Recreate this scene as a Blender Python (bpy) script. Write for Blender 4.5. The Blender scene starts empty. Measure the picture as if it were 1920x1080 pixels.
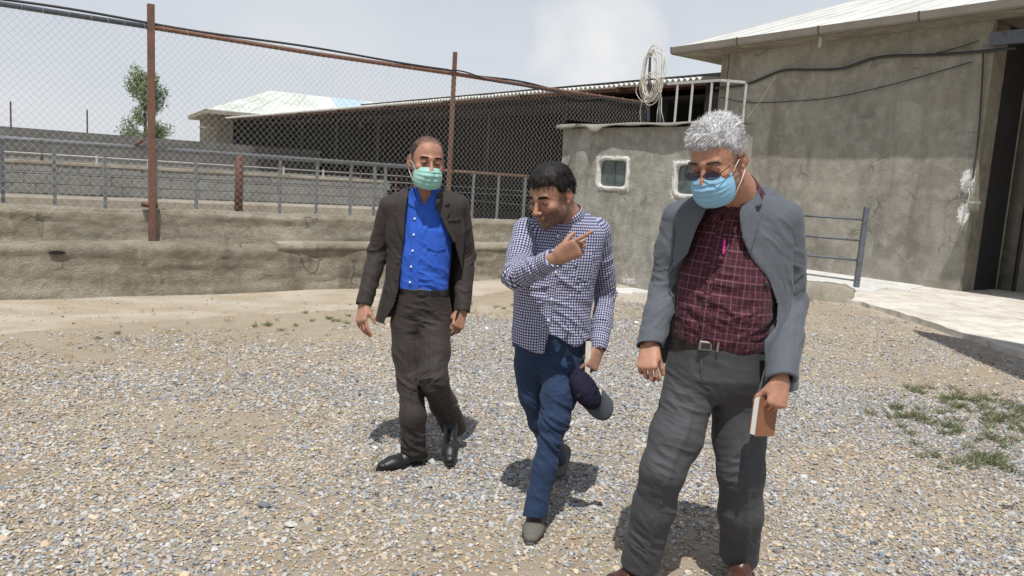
import bpy, bmesh, math, random
import numpy as np
from mathutils import Vector, Matrix

random.seed(7)
rng = np.random.default_rng(11)
SC = bpy.context.scene
COL = SC.collection

# ------------------------------------------------------------------ camera
CAM_H, FPX = 1.5, 1450.0
PITCH, ROLL = math.radians(7.64), math.radians(3.49)
cam_d = bpy.data.cameras.new('camera')
cam = bpy.data.objects.new('camera', cam_d)
COL.objects.link(cam)
cam_d.sensor_width = 36.0
cam_d.lens = FPX / 1920 * 36
cam_d.clip_start = 0.05
cam_d.clip_end = 3000
CR = Matrix.Rotation(math.pi / 2 - PITCH, 3, 'X') @ Matrix.Rotation(ROLL, 3, 'Z')
cam.matrix_world = Matrix.Translation((0, 0, CAM_H)) @ CR.to_4x4()
SC.camera = cam

# ------------------------------------------------------------------ sun, sky, exposure
SUN_EL, SUN_AZ = math.radians(66), math.radians(-5)      # sun high behind the viewer
sun_to = Vector((math.sin(SUN_AZ) * math.cos(SUN_EL), -math.cos(SUN_AZ) * math.cos(SUN_EL), math.sin(SUN_EL)))
sd = bpy.data.lights.new('sun', 'SUN')
sd.energy = 4.3
sd.angle = math.radians(0.55)
sd.color = (1.0, 0.965, 0.91)
sun = bpy.data.objects.new('sun', sd)
sun.rotation_euler = sun_to.to_track_quat('Z', 'Y').to_euler()
sun.location = (0, -5, 20)
COL.objects.link(sun)

world = bpy.data.worlds.new('World')
SC.world = world
world.use_nodes = True
wt = world.node_tree
wt.nodes.clear()
def wn(t, **k):
    n = wt.nodes.new(t)
    for a, b in k.items(): setattr(n, a, b)
    return n
out = wn('ShaderNodeOutputWorld'); bg = wn('ShaderNodeBackground')
sky = wn('ShaderNodeTexSky', sky_type='NISHITA', sun_disc=False)
sky.sun_elevation = SUN_EL
sky.sun_rotation = math.pi - SUN_AZ
sky.altitude = 1500; sky.air_density = 1.0; sky.dust_density = 3.0; sky.ozone_density = 1.0
tc = wn('ShaderNodeTexCoord')
mp = wn('ShaderNodeMapping'); mp.inputs['Scale'].default_value = (1.3, 1.3, 3.2); mp.inputs['Location'].default_value = (0.35, 0.2, 0.1)
nz = wn('ShaderNodeTexNoise'); nz.inputs['Scale'].default_value = 2.3; nz.inputs['Detail'].default_value = 9; nz.inputs['Roughness'].default_value = 0.55
cr = wn('ShaderNodeValToRGB')
cr.color_ramp.elements[0].position = 0.36; cr.color_ramp.elements[0].color = (0.8, 0.8, 0.8, 1)
cr.color_ramp.elements[1].position = 0.72; cr.color_ramp.elements[1].color = (1, 1, 1, 1)
mix = wn('ShaderNodeMix', data_type='RGBA'); mix.inputs['B'].default_value = (7.4, 7.65, 8.1, 1)
# one soft cumulus low over the sheds
dotn = wn('ShaderNodeVectorMath', operation='DOT_PRODUCT')
cd = (CR @ Vector(((1120 - 960) / FPX, -(95 - 540) / FPX, -1))).normalized()
nrm = wn('ShaderNodeVectorMath', operation='NORMALIZE')
dotn.inputs[1].default_value = cd
nz2 = wn('ShaderNodeTexNoise'); nz2.inputs['Scale'].default_value = 12; nz2.inputs['Detail'].default_value = 7
mm = wn('ShaderNodeMath', operation='MULTIPLY_ADD'); mm.inputs[1].default_value = 0.012; 
rmp = wn('ShaderNodeMapRange'); rmp.inputs['From Min'].default_value = 1.0015; rmp.inputs['From Max'].default_value = 1.0085
mix2 = wn('ShaderNodeMix', data_type='RGBA'); mix2.inputs['B'].default_value = (9.2, 9.1, 9.0, 1)
L = wt.links.new
L(tc.outputs['Generated'], mp.inputs[0]); L(mp.outputs[0], nz.inputs[0]); L(nz.outputs[0], cr.inputs[0])
sep = wn('ShaderNodeSeparateXYZ'); hzr = wn('ShaderNodeMapRange'); hzr.inputs['From Min'].default_value = 0.1; hzr.inputs['From Max'].default_value = 0.85; hzr.inputs['To Min'].default_value = 1.0; hzr.inputs['To Max'].default_value = 0.35
hm = wn('ShaderNodeMath', operation='MULTIPLY')
L(tc.outputs['Generated'], sep.inputs[0]); L(sep.outputs[2], hzr.inputs[0]); L(hzr.outputs[0], hm.inputs[0]); L(cr.outputs[0], hm.inputs[1]); L(hm.outputs[0], mix.inputs['Factor']); L(sky.outputs[0], mix.inputs['A'])
L(tc.outputs['Generated'], nrm.inputs[0]); L(nrm.outputs[0], dotn.inputs[0]); L(tc.outputs['Generated'], nz2.inputs[0])
L(nz2.outputs[0], mm.inputs[0]); L(dotn.outputs['Value'], mm.inputs[2]); L(mm.outputs[0], rmp.inputs[0])
L(rmp.outputs[0], mix2.inputs['Factor']); L(mix.outputs['Result'], mix2.inputs['A'])
L(mix2.outputs['Result'], bg.inputs[0]); L(bg.outputs[0], out.inputs[0])
bg.inputs[1].default_value = 0.1
SC.view_settings.view_transform = 'Standard'
SC.view_settings.look = 'None'
SC.view_settings.exposure = 0.0
SC.view_settings.gamma = 1.0
SC.view_settings.use_curve_mapping = False

# ------------------------------------------------------------------ measuring helpers
def ray(px, py): return CR @ Vector(((px - 960) / FPX, -(py - 540) / FPX, -1))
def P(px, py, Y):
    d = ray(px, py); return Vector((0, 0, CAM_H)) + d * (Y / d.y)
def G(px, py, z=0.0):
    d = ray(px, py); return Vector((0, 0, CAM_H)) + d * ((z - CAM_H) / d.z)
def onplane(px, py, p0, n):
    d = ray(px, py); o = Vector((0, 0, CAM_H)); return o + d * ((Vector(p0) - o).dot(n) / d.dot(n))
def V(*a): return Vector(a)
D1 = Vector((0.812, 0.584, 0)).normalized()      # along the fence, away to the right
N1 = Vector((0.584, -0.812, 0)).normalized()     # fence normal, towards the yard
D2 = Vector((-0.584, 0.812, 0)).normalized()     # along the barns, away to the left
N2 = Vector((-0.812, -0.584, 0)).normalized()

# ------------------------------------------------------------------ numpy noise
_perm = np.random.default_rng(3).integers(0, 2**31, 4096)
def _h(i, j, k):
    n = (i * 73856093) ^ (j * 19349663) ^ (k * 83492791)
    return (_perm[n & 4095] & 0xffff) / 65535.0
def noise3(p):
    p = np.asarray(p, float); i = np.floor(p).astype(np.int64); f = p - i; u = f * f * (3 - 2 * f)
    r = 0
    for a in (0, 1):
        for b in (0, 1):
            for c in (0, 1):
                w = (u[..., 0] if a else 1 - u[..., 0]) * (u[..., 1] if b else 1 - u[..., 1]) * (u[..., 2] if c else 1 - u[..., 2])
                r = r + w * _h(i[..., 0] + a, i[..., 1] + b, i[..., 2] + c)
    return r * 2 - 1
def fbm(p, o=4, g=0.5):
    p = np.asarray(p, float); r = 0; a = 1
    for k in range(o):
        r = r + a * noise3(p * 2**k + 17.3 * k); a *= g
    return r

# ------------------------------------------------------------------ object helpers
def props(o, label=None, cat=None, group=None, kind=None):
    if label: o['label'] = label
    if cat: o['category'] = cat
    if group: o['group'] = group
    if kind: o['kind'] = kind
    return o
def empty(name, loc=(0, 0, 0), rz=0):
    o = bpy.data.objects.new(name, None); o.empty_display_size = 0.2
    o.location = loc; o.rotation_euler = (0, 0, rz); COL.objects.link(o)
    return o
def link(name, me, mat=None, parent=None, smooth=False):
    o = bpy.data.objects.new(name, me); COL.objects.link(o)
    if mat and not me.materials: me.materials.append(mat)
    if parent:
        o.parent = parent
        bpy.context.view_layer.update() if False else None
        o.matrix_parent_inverse = world_inv(parent)
    if smooth: me.shade_smooth()
    return o
def local_m(o):
    return Matrix.LocRotScale(o.location, o.rotation_euler, o.scale)
def world_m(o):
    m = local_m(o)
    if o.parent: m = world_m(o.parent) @ o.matrix_parent_inverse @ m
    return m
def world_inv(o): return world_m(o).inverted()
def mesh_np(name, v, f, mat=None, parent=None, smooth=False):
    me = bpy.data.meshes.new(name)
    v = np.asarray(v, np.float32).reshape(-1, 3)
    if isinstance(f, np.ndarray):
        n, k = f.shape
        me.vertices.add(len(v)); me.vertices.foreach_set('co', v.ravel())
        me.loops.add(n * k); me.polygons.add(n)
        me.loops.foreach_set('vertex_index', f.astype(np.int32).ravel())
        me.polygons.foreach_set('loop_start', np.arange(0, n * k, k, dtype=np.int32))
        me.update(calc_edges=True)
    else:
        me.from_pydata([tuple(map(float, a)) for a in v], [], f)
    return link(name, me, mat, parent, smooth)
def setattr_np(o, name, arr, typ='FLOAT'):
    a = o.data.attributes.new(name, typ, 'POINT')
    if typ == 'FLOAT': a.data.foreach_set('value', np.asarray(arr, np.float32))
    elif typ == 'FLOAT_VECTOR': a.data.foreach_set('vector', np.asarray(arr, np.float32).ravel())
    elif typ == 'FLOAT_COLOR': a.data.foreach_set('color', np.asarray(arr, np.float32).ravel())
class MB:
    """collects shapes, builds ONE mesh"""
    def __init__(s): s.v = []; s.f = []
    def add(s, v, f):
        b = len(s.v); s.v += [tuple(x) for x in v]; s.f += [tuple(b + i for i in q) for q in f]
    def box(s, c, h, ax=None):
        """centre, half sizes, axes (3 vectors)"""
        c = Vector(c); ax = ax or (V(1, 0, 0), V(0, 1, 0), V(0, 0, 1))
        v = [c + ax[0] * h[0] * i + ax[1] * h[1] * j + ax[2] * h[2] * k for i in (-1, 1) for j in (-1, 1) for k in (-1, 1)]
        s.add(v, [(0, 1, 3, 2), (4, 6, 7, 5), (0, 4, 5, 1), (2, 3, 7, 6), (0, 2, 6, 4), (1, 5, 7, 3)])
        return s
    def bar(s, a, b, w, d=None, up=None):
        """rectangular bar from a to b"""
        a, b = Vector(a), Vector(b); z = (b - a).normalized()
        u = Vector(up) if up else (V(0, 0, 1) if abs(z.z) < 0.9 else V(0, 1, 0))
        x = z.cross(u).normalized(); y = z.cross(x).normalized()
        s.box((a + b) / 2, (w / 2, (d or w) / 2, (b - a).length / 2), (x, y, z)); return s
    def tube(s, pts, r, n=8, cap=True, closed=False):
        pts = [Vector(p) for p in pts]; rs = r if isinstance(r, (list, tuple)) else [r] * len(pts)
        rings = []; prev = None
        for i, p in enumerate(pts):
            if closed: t = (pts[(i + 1) % len(pts)] - pts[i - 1])
            else: t = (pts[min(i + 1, len(pts) - 1)] - pts[max(i - 1, 0)])
            t = t.normalized() if t.length > 1e-9 else V(0, 0, 1)
            x = prev if prev is not None else (V(0, 0, 1).cross(t) if abs(t.z) < 0.9 else V(0, 1, 0).cross(t))
            x = (x - t * x.dot(t)).normalized(); prev = x; y = t.cross(x)
            rings.append([p + (x * math.cos(2 * math.pi * k / n) + y * math.sin(2 * math.pi * k / n)) * rs[i] for k in range(n)])
        v = [q for rg in rings for q in rg]; f = []
        m = len(rings)
        for i in range(m if closed else m - 1):
            for k in range(n):
                a, b = i * n + k, i * n + (k + 1) % n; c, d = ((i + 1) % m) * n + (k + 1) % n, ((i + 1) % m) * n + k
                f.append((a, b, c, d))
        if cap and not closed: f.append(tuple(range(n))[::-1]); f.append(tuple((m - 1) * n + k for k in range(n)))
        s.add(v, f); return s
    def prism(s, pts, d):
        """polygon (list of points) extruded by vector d"""
        pts = [Vector(p) for p in pts]; d = Vector(d); n = len(pts)
        s.add(pts + [p + d for p in pts], [tuple(range(n))[::-1], tuple(range(n, 2 * n))] + [(i, (i + 1) % n, n + (i + 1) % n, n + i) for i in range(n)])
        return s
    def build(s, name, mat=None, parent=None, smooth=False, bevel=0, seg=1):
        me = bpy.data.meshes.new(name); me.from_pydata([tuple(v) for v in s.v], [], s.f)
        bm = bmesh.new(); bm.from_mesh(me); bmesh.ops.recalc_face_normals(bm, faces=bm.faces)
        bm.to_mesh(me); bm.free()
        o = link(name, me, mat, parent, smooth)
        if bevel:
            md = o.modifiers.new('bevel', 'BEVEL'); md.width = bevel; md.segments = seg; md.limit_method = 'ANGLE'
        return o
def copy_tree(o, loc=None, rot=None, parent=None):
    c = o.copy(); COL.objects.link(c)
    if parent is not None: c.parent = parent
    for ch in list(o.children): copy_tree(ch, parent=c)
    if loc is not None: c.location = loc
    if rot is not None: c.rotation_euler = rot
    return c

# ------------------------------------------------------------------ materials
def srgb(*c):
    return tuple(((x / 255) / 12.92 if x / 255 <= 0.04045 else ((x / 255 + 0.055) / 1.055) ** 2.4) for x in c)
class MT:
    """small node-tree builder"""
    def __init__(s, name):
        s.m = bpy.data.materials.new(name); s.m.use_nodes = True; s.t = s.m.node_tree
        s.bsdf = s.t.nodes['Principled BSDF']
    def n(s, t, ins=None, **k):
        n = s.t.nodes.new(t)
        for a, b in k.items(): setattr(n, a, b)
        for a, b in (ins or {}).items(): s.set(n.inputs[a], b)
        return n
    def set(s, sock, v):
        if hasattr(v, 'node') and hasattr(v, 'is_output'): s.t.links.new(v, sock)
        elif isinstance(v, bpy.types.Node): s.t.links.new(v.outputs[0], sock)
        else:
            if isinstance(v, tuple) and len(v) == 3 and sock.type == 'RGBA': v = v + (1,)
            sock.default_value = v
    def coord(s, kind='Object', scale=(1, 1, 1), rot=(0, 0, 0)):
        c = s.n('ShaderNodeTexCoord')
        return s.n('ShaderNodeMapping', {0: c.outputs[kind], 'Scale': scale, 'Rotation': rot}).outputs[0]
    def pos(s, scale=(1, 1, 1)):
        c = s.n('ShaderNodeNewGeometry')
        return s.n('ShaderNodeMapping', {0: c.outputs['Position'], 'Scale': scale}).outputs[0]
    def noise(s, vec, scale, detail=5, rough=0.55, dist=0.0):
        return s.n('ShaderNodeTexNoise', {'Vector': vec, 'Scale': scale, 'Detail': detail, 'Roughness': rough, 'Distortion': dist}).outputs[0]
    def ramp(s, fac, stops, interp='LINEAR'):
        r = s.n('ShaderNodeValToRGB', {0: fac}); e = r.color_ramp.elements; r.color_ramp.interpolation = interp
        while len(e) < len(stops): e.new(0.5)
        for q, (p, c) in zip(e, stops):
            q.position = p
            if not isinstance(c, tuple): c = (c, c, c)
            q.color = c + (1,) if len(c) == 3 else c
        return r.outputs[0]
    def mix(s, fac, a, b, blend='MIX'):
        m = s.n('ShaderNodeMix', data_type='RGBA', blend_type=blend)
        s.set(m.inputs[0], fac); s.set(m.inputs['A'], a); s.set(m.inputs['B'], b)
        return m.outputs['Result']
    def math(s, op, a, b=0.0, c=0.0, clamp=False):
        m = s.n('ShaderNodeMath', operation=op, use_clamp=clamp); s.set(m.inputs[0], a); s.set(m.inputs[1], b); s.set(m.inputs[2], c)
        return m.outputs[0]
    def attr(s, name, typ='GEOMETRY'):
        return s.n('ShaderNodeAttribute', attribute_name=name, attribute_type=typ)
    def bump(s, h, strength=0.5, dist=0.01):
        b = s.n('ShaderNodeBump', {'Height': h, 'Strength': strength, 'Distance': dist})
        s.t.links.new(b.outputs[0], s.bsdf.inputs['Normal']); return b
    def fin(s, color, rough=0.8, metal=0.0, spec=0.5):
        s.set(s.bsdf.inputs['Base Color'], color); s.set(s.bsdf.inputs['Roughness'], rough)
        s.bsdf.inputs['Metallic'].default_value = metal; s.bsdf.inputs['Specular IOR Level'].default_value = spec
        return s.m
def flat(name, c, rough=0.7, metal=0.0, var=0.15, scale=20, spec=0.5, bump=0.0):
    m = MT(name); p = m.pos()
    n = m.noise(p, scale, 4)
    col = m.mix(n, tuple(x * (1 - var) for x in c), tuple(min(1, x * (1 + var)) for x in c))
    if bump: m.bump(n, bump, 0.004)
    return m.fin(col, rough, metal, spec)
def cement(name, base, dark, light, s=1.0, streak=True, bump=0.5, fine=0.012, wash=False):
    m = MT(name); p = m.pos()
    big = m.noise(p, 0.9 * s, 6, 0.62, 0.6)
    mid = m.noise(p, 5 * s, 6, 0.6, 0.3)
    fin_ = m.noise(p, 38 * s, 5, 0.7)
    c = m.mix(m.ramp(big, [(0.36, 0.0), (0.62, 1.0)]), dark, base)
    c = m.mix(m.math('MULTIPLY', m.ramp(mid, [(0.45, 0.0), (0.72, 1.0)]), 0.75), c, light)
    if streak:
        st = m.noise(m.pos((1.6 * s, 1.6 * s, 0.22 * s)), 1.7, 5, 0.6, 0.4)
        c = m.mix(m.math('MULTIPLY', m.ramp(st, [(0.52, 0.0), (0.68, 1.0)]), 0.5), c, tuple(x * 0.62 for x in dark))
    c = m.mix(m.ramp(fin_, [(0.3, 0.35), (0.7, 0.0)]), c, tuple(x * 0.55 for x in dark))
    if wash:
        wf = m.math('ADD', m.attr('wash').outputs['Fac'], m.math('MULTIPLY', m.math('SUBTRACT', m.noise(p, 26, 5, 0.75), 0.5), 1.5))
        c = m.mix(m.ramp(wf, [(0.62, 0.0), (0.72, 0.92)]), c, (0.72, 0.71, 0.68))
    dv = m.mix(0.35, p, m.n('ShaderNodeTexNoise', {'Vector': p, 'Scale': 2.2 * s, 'Detail': 5}).outputs[1])
    vo = m.n('ShaderNodeTexVoronoi', {'Vector': dv, 'Scale': 1.5 * s}, feature='DISTANCE_TO_EDGE').outputs[0]
    ck = m.math('MULTIPLY', m.ramp(vo, [(0.0, 1.0), (0.018, 0.0)]), m.ramp(m.noise(p, 1.7 * s, 3), [(0.52, 0.0), (0.64, 0.6)]))
    c = m.mix(ck, c, tuple(x * 0.45 for x in dark))
    pt = m.n('ShaderNodeTexVoronoi', {'Vector': dv, 'Scale': 1.1 * s}).outputs[1]
    c = m.mix(0.22, c, m.mix(1.0, c, m.ramp(m.n('ShaderNodeSeparateColor', {0: pt}).outputs[0], [(0.0, 0.55), (1.0, 1.35)]), 'MULTIPLY'))
    hh = m.math('ADD', m.math('MULTIPLY', mid, 1.6), m.math('SUBTRACT', fin_, m.math('MULTIPLY', ck, 1.2)))
    m.bump(hh, bump, fine)
    return m.fin(c, 0.95, 0, 0.2)
def rusty(name, base, rust, amount=0.5, scale=9, metal=0.2):
    m = MT(name); p = m.pos()
    n = m.noise(p, scale, 7, 0.65, 0.3)
    f = m.ramp(n, [(0.62 - amount * 0.4, 0.0), (0.72 - amount * 0.3, 1.0)])
    c = m.mix(f, base, rust)
    c = m.mix(m.ramp(m.noise(p, scale * 6, 4), [(0.35, 0.45), (0.6, 0.0)]), c, tuple(x * 0.4 for x in rust))
    m.bump(n, 0.4, 0.002)
    return m.fin(c, 0.62, metal)
M = {}
M['wall_mud'] = cement('wall_mud', (0.38, 0.342, 0.268), (0.235, 0.205, 0.152), (0.47, 0.43, 0.35), 1.3, True, 1.0, 0.03)
M['ledge_mud'] = cement('ledge_mud', (0.45, 0.41, 0.325), (0.29, 0.255, 0.19), (0.54, 0.5, 0.415), 1.7, False, 1.0, 0.025)
M['cement'] = cement('cement', (0.3, 0.275, 0.22), (0.2, 0.18, 0.14), (0.38, 0.355, 0.29), 0.8, True, 0.55, 0.01)
M['hut_front'] = cement('hut_front', (0.41, 0.4, 0.355), (0.27, 0.26, 0.225), (0.5, 0.49, 0.445), 1.5, True, 0.9, 0.012, True)
M['barn_front'] = cement('barn_front', (0.37, 0.35, 0.295), (0.245, 0.23, 0.19), (0.46, 0.44, 0.38), 0.9, True, 0.9, 0.014, True)
M['hut_cement'] = cement('hut_cement', (0.4, 0.385, 0.335), (0.29, 0.275, 0.235), (0.47, 0.455, 0.41), 1.3, True, 0.5, 0.01)
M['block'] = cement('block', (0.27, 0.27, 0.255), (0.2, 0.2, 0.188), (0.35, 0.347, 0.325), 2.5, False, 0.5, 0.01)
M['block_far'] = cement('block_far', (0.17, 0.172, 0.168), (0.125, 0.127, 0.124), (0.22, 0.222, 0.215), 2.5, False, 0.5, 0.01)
M['mortar'] = cement('mortar', (0.3, 0.285, 0.245), (0.22, 0.21, 0.18), (0.38, 0.36, 0.32), 2.5, False, 0.4)
M['lip'] = cement('lip', (0.36, 0.33, 0.265), (0.27, 0.24, 0.19), (0.45, 0.41, 0.34), 1.2, False, 0.4)
M['rust'] = rusty('rust', (0.15, 0.09, 0.07), (0.21, 0.105, 0.07), 0.6, 7)
M['rust_dark'] = rusty('rust_dark', (0.1, 0.06, 0.05), (0.17, 0.07, 0.045), 0.4, 9)
M['redpost'] = rusty('redpost', (0.15, 0.065, 0.045), (0.11, 0.055, 0.04), 0.35, 12)
M['pipe'] = rusty('pipe', (0.21, 0.235, 0.255), (0.17, 0.13, 0.1), 0.2, 8)
M['pipe_dark'] = rusty('pipe_dark', (0.13, 0.155, 0.185), (0.1, 0.08, 0.07), 0.2, 10)
M['paint_grey'] = rusty('paint_grey', (0.5, 0.51, 0.5), (0.35, 0.3, 0.26), 0.1, 10)
M['wire'] = flat('wire', (0.5, 0.485, 0.445), 0.6, 0.0, 0.25, 30)
M['rubber'] = flat('rubber', (0.03, 0.03, 0.032), 0.6, 0, 0.3, 20)
M['white_cable'] = flat('white_cable', (0.62, 0.59, 0.5), 0.6, 0, 0.2, 25)
M['glass_dark'] = flat('glass_dark', (0.09, 0.115, 0.108), 0.1, 0, 0.8, 9)  # teal mottling painted in as reflections on the panes
M['whitewash'] = cement('whitewash', (0.72, 0.71, 0.68), (0.55, 0.54, 0.5), (0.85, 0.84, 0.82), 4, False, 0.6, 0.01)
M['shade_black'] = flat('shade_black', (0.018, 0.017, 0.016), 0.95, 0, 0.4, 3)  # near-black paint stands in for shade inside the shed and drain hole
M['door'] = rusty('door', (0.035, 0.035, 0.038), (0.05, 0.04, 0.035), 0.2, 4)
M['bark'] = flat('bark', (0.13, 0.1, 0.075), 0.95, 0, 0.4, 15, bump=0.6)

def ground_material():
    m = MT('ground'); p = m.pos()
    ap = m.attr('apron').outputs['Fac']; pl = m.attr('pale').outputs['Fac']
    n1 = m.noise(p, 0.8, 6, 0.6, 0.4); n2 = m.noise(p, 5, 6, 0.65); n3 = m.noise(p, 45, 5, 0.75); n4 = m.noise(p, 160, 3, 0.7)
    dirt = m.mix(m.ramp(n1, [(0.35, 0.0), (0.65, 1.0)]), (0.31, 0.215, 0.115), (0.43, 0.34, 0.215))
    dirt = m.mix(m.ramp(n2, [(0.35, 0.0), (0.7, 1.0)]), dirt, (0.4, 0.35, 0.27))
    grain = m.mix(m.ramp(n4, [(0.3, 0.0), (0.7, 1.0)]), (0.2, 0.18, 0.155), (0.46, 0.43, 0.39))
    dirt = m.mix(m.ramp(n3, [(0.4, 0.1), (0.6, 0.55)]), dirt, grain)
    apc = m.mix(m.ramp(m.noise(m.pos((1, 1.6, 1)), 1.3, 6, 0.6, 0.5), [(0.38, 0.0), (0.62, 1.0)]), (0.42, 0.35, 0.26), (0.53, 0.48, 0.4))
    apc = m.mix(m.ramp(n3, [(0.3, 0.4), (0.6, 0.0)]), apc, (0.3, 0.235, 0.16))
    f = m.math('ADD', ap, m.math('MULTIPLY', m.math('SUBTRACT', n2, 0.5), 0.9))
    c = m.mix(m.ramp(f, [(0.42, 0.0), (0.58, 1.0)]), dirt, apc)
    f2 = m.math('ADD', pl, m.math('MULTIPLY', m.math('SUBTRACT', n2, 0.5), 0.9))
    c = m.mix(m.ramp(f2, [(0.4, 0.0), (0.62, 1.0)]), c, (0.47, 0.42, 0.34))
    m.bump(m.math('ADD', m.math('MULTIPLY', n2, 2.0), m.math('ADD', n3, m.math('MULTIPLY', n4, 0.4))), 0.8, 0.015)
    return m.fin(c, 0.97, 0, 0.15)
M['ground'] = ground_material()
def pad_material():
    m = MT('pad'); p = m.pos()
    n2 = m.noise(p, 2.2, 6, 0.65, 0.6); n3 = m.noise(p, 30, 5, 0.7)
    c = m.mix(m.ramp(n2, [(0.36, 0.0), (0.6, 1.0)]), (0.48, 0.445, 0.38), (0.68, 0.65, 0.59))
    c = m.mix(m.ramp(n3, [(0.3, 0.35), (0.55, 0.0)]), c, (0.36, 0.31, 0.24))
    v = m.n('ShaderNodeTexVoronoi', {'Vector': m.mix(0.25, m.pos((1, 0.6, 1)), m.n('ShaderNodeTexNoise', {'Vector': p, 'Scale': 1.5, 'Detail': 6}).outputs[1]), 'Scale': 0.45}, feature='DISTANCE_TO_EDGE')
    c = m.mix(m.ramp(m.math('ADD', v.outputs[0], m.math('MULTIPLY', m.math('SUBTRACT', n3, 0.5), 0.02)), [(0.0, 0.45), (0.008, 0.0)]), c, (0.25, 0.2, 0.15))
    m.bump(m.math('ADD', n2, m.math('MULTIPLY', n3, 0.3)), 0.5, 0.02)
    return m.fin(c, 0.95, 0, 0.15)
M['pad'] = pad_material()
# ================================================================== ground
B0 = G(0, 562)                                    # foot of the low wall at the left of the view
def fence_st(x, y):
    dx, dy = x - B0.x, y - B0.y
    return dx * D1.x + dy * D1.y, dx * N1.x + dy * N1.y       # along, distance in front
_ab = [fence_st(*G(a, b).xy) for a, b in ((-300, 640), (0, 628), (170, 612), (420, 592), (700, 578), (860, 560), (1000, 545), (1200, 545))]
def apron_edge(s): return np.interp(s, [q[0] for q in _ab], [q[1] for q in _ab])
PAD = [G(*q) for q in ((1480, 556), (1530, 560), (1612, 574), (1700, 599), (1800, 633), (1920, 674), (2200, 775))]
def pad_side(x, y):
    """signed distance to the pad's outer edge, positive on the pad"""
    best = np.full(np.shape(x), 1e9)
    for a, b in zip(PAD, PAD[1:]):
        e = np.array([b.x - a.x, b.y - a.y]); l2 = e @ e
        t = np.clip(((x - a.x) * e[0] + (y - a.y) * e[1]) / l2, 0, 1)
        dx, dy = x - a.x - t * e[0], y - a.y - t * e[1]
        cr_ = -(dx * e[1] - dy * e[0]); d = np.hypot(dx, dy) * np.sign(cr_ + 1e-12)
        best = np.where(np.abs(d) < np.abs(best), d, best)
    return best
def axis(lo, hi, h, far):
    a = np.arange(lo, hi + h / 2, h); l = [lo]; s = h
    left = []; x = lo; s = h
    while x > -far: s *= 1.4; x -= s; left.append(x)
    right = []; x = a[-1]; s = h
    while x < far: s *= 1.4; x += s; right.append(x)
    return np.concatenate([left[::-1], a, right])
gx = axis(-8, 12, 0.1, 900); gy = axis(1.2, 20, 0.1, 1500)
XX, YY = np.meshgrid(gx, gy, indexing='ij')
s_, n_ = fence_st(XX, YY)
near = np.clip(1 - np.hypot(XX, YY - 6) / 18, 0, 1)
ZZ = 0.012 * fbm(np.stack([XX * 0.8, YY * 0.8, 0 * XX], -1), 3) * np.clip(near * 3, 0, 1)
ae = apron_edge(s_)
ap = np.clip(0.5 + (ae - n_) / 0.35, 0, 1) * (n_ > -30) * np.clip((7.2 - s_) / 1.0, 0, 1)
ZZ += 0.07 * np.clip((s_ - 4.6) / 1.6, 0, 1) * np.clip(1 - n_ / 1.4, 0, 1) * (n_ > -0.5)
pale = np.exp(-((XX - 2.2)**2 / 1.6 + (YY - 11.2)**2 / 1.2)) * 1.0 + 0.55 * np.clip(1 + pad_side(XX, YY) / 1.2, 0, 1)
pale += 0.5 * np.exp(-((XX + 0.3)**2 / 0.8 + (YY - 9.2)**2 / 0.5))
nx_, ny_ = len(gx), len(gy)
idx = np.arange(nx_ * ny_).reshape(nx_, ny_)
F = np.stack([idx[:-1, :-1], idx[1:, :-1], idx[1:, 1:], idx[:-1, 1:]], -1).reshape(-1, 4)
ground = mesh_np('ground', np.stack([XX, YY, ZZ], -1).reshape(-1, 3), F, M['ground'], None, True)
props(ground, kind='structure')
setattr_np(ground, 'apron', ap.ravel()); setattr_np(ground, 'pale', np.clip(pale, 0, 1).ravel())

# concrete pad in front of the barn
vs = [p + V(0, 0, 0.07) for p in PAD]
back = [V(14.0, 7.5, 0.07), V(18, 14, 0.07), V(12, 24, 0.07), V(2.5, 24, 0.07), V(1.5, 18, 0.07), V(3.2, 14.5, 0.07)]
pm = MB()
rim = []
for a, b in zip(vs, vs[1:]):
    k = max(2, int((b - a).length / 0.12))
    for i in range(k):
        q = a.lerp(b, i / k); q = q + V(random.uniform(-.02, .02), random.uniform(-.025, .025), random.uniform(-.006, .006)); rim.append(q)
rim.append(vs[-1])
pm.prism([q + V(0, 0, -0.2) for q in rim + back], (0, 0, 0.2))
props(pm.build('concrete_pad', M['pad']), kind='structure')

# ================================================================== gravel (instanced stones, uncountable)
def scatter(n, ymin, ymax, dens):
    out_ = []
    Y = rng.uniform(ymin, ymax, n); X = rng.uniform(-1, 1, n) * (0.74 * ymax + 0.7)
    k = np.abs(X) < 0.74 * Y + 0.7
    return np.stack([X[k], Y[k]], -1)
parts_ = []
for (y0, y1, d_, sz) in ((1.9, 4.2, 6800, 1.0), (4.2, 6.5, 5000, 1.05), (6.5, 9.0, 2700, 1.15), (9.0, 13, 800, 1.3)):
    area = 2 * (0.74 * y1 + 0.7) * (y1 - y0)
    q = scatter(int(area * d_), y0, y1, d_)
    parts_.append(np.concatenate([q, np.full((len(q), 1), sz)], 1))
pts = np.concatenate(parts_)
s_, n_ = fence_st(pts[:, 0], pts[:, 1])
big = fbm(np.stack([pts[:, 0] * 0.55, pts[:, 1] * 0.75, 0 * pts[:, 0] + 4], -1), 4)
med = fbm(np.stack([pts[:, 0] * 2.6, pts[:, 1] * 2.6, 0 * pts[:, 0] + 9], -1), 3)
dist_ = n_ - apron_edge(s_)
cover = np.clip((dist_ - 0.15) / 1.7, 0, 1)
cover = np.clip(cover * 0.66 + 0.6 * big + 0.28 * med + 0.12 * np.clip((pts[:, 0] - .5) / 2, 0, 1) + 0.42 * np.clip((5 - pts[:, 1]) / 3, 0, 1), 0.0, 1)
cover = np.where(dist_ < 0.05, 0.02 * (n_ > 0.02), cover)
ps_ = pad_side(pts[:, 0], pts[:, 1])
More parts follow.
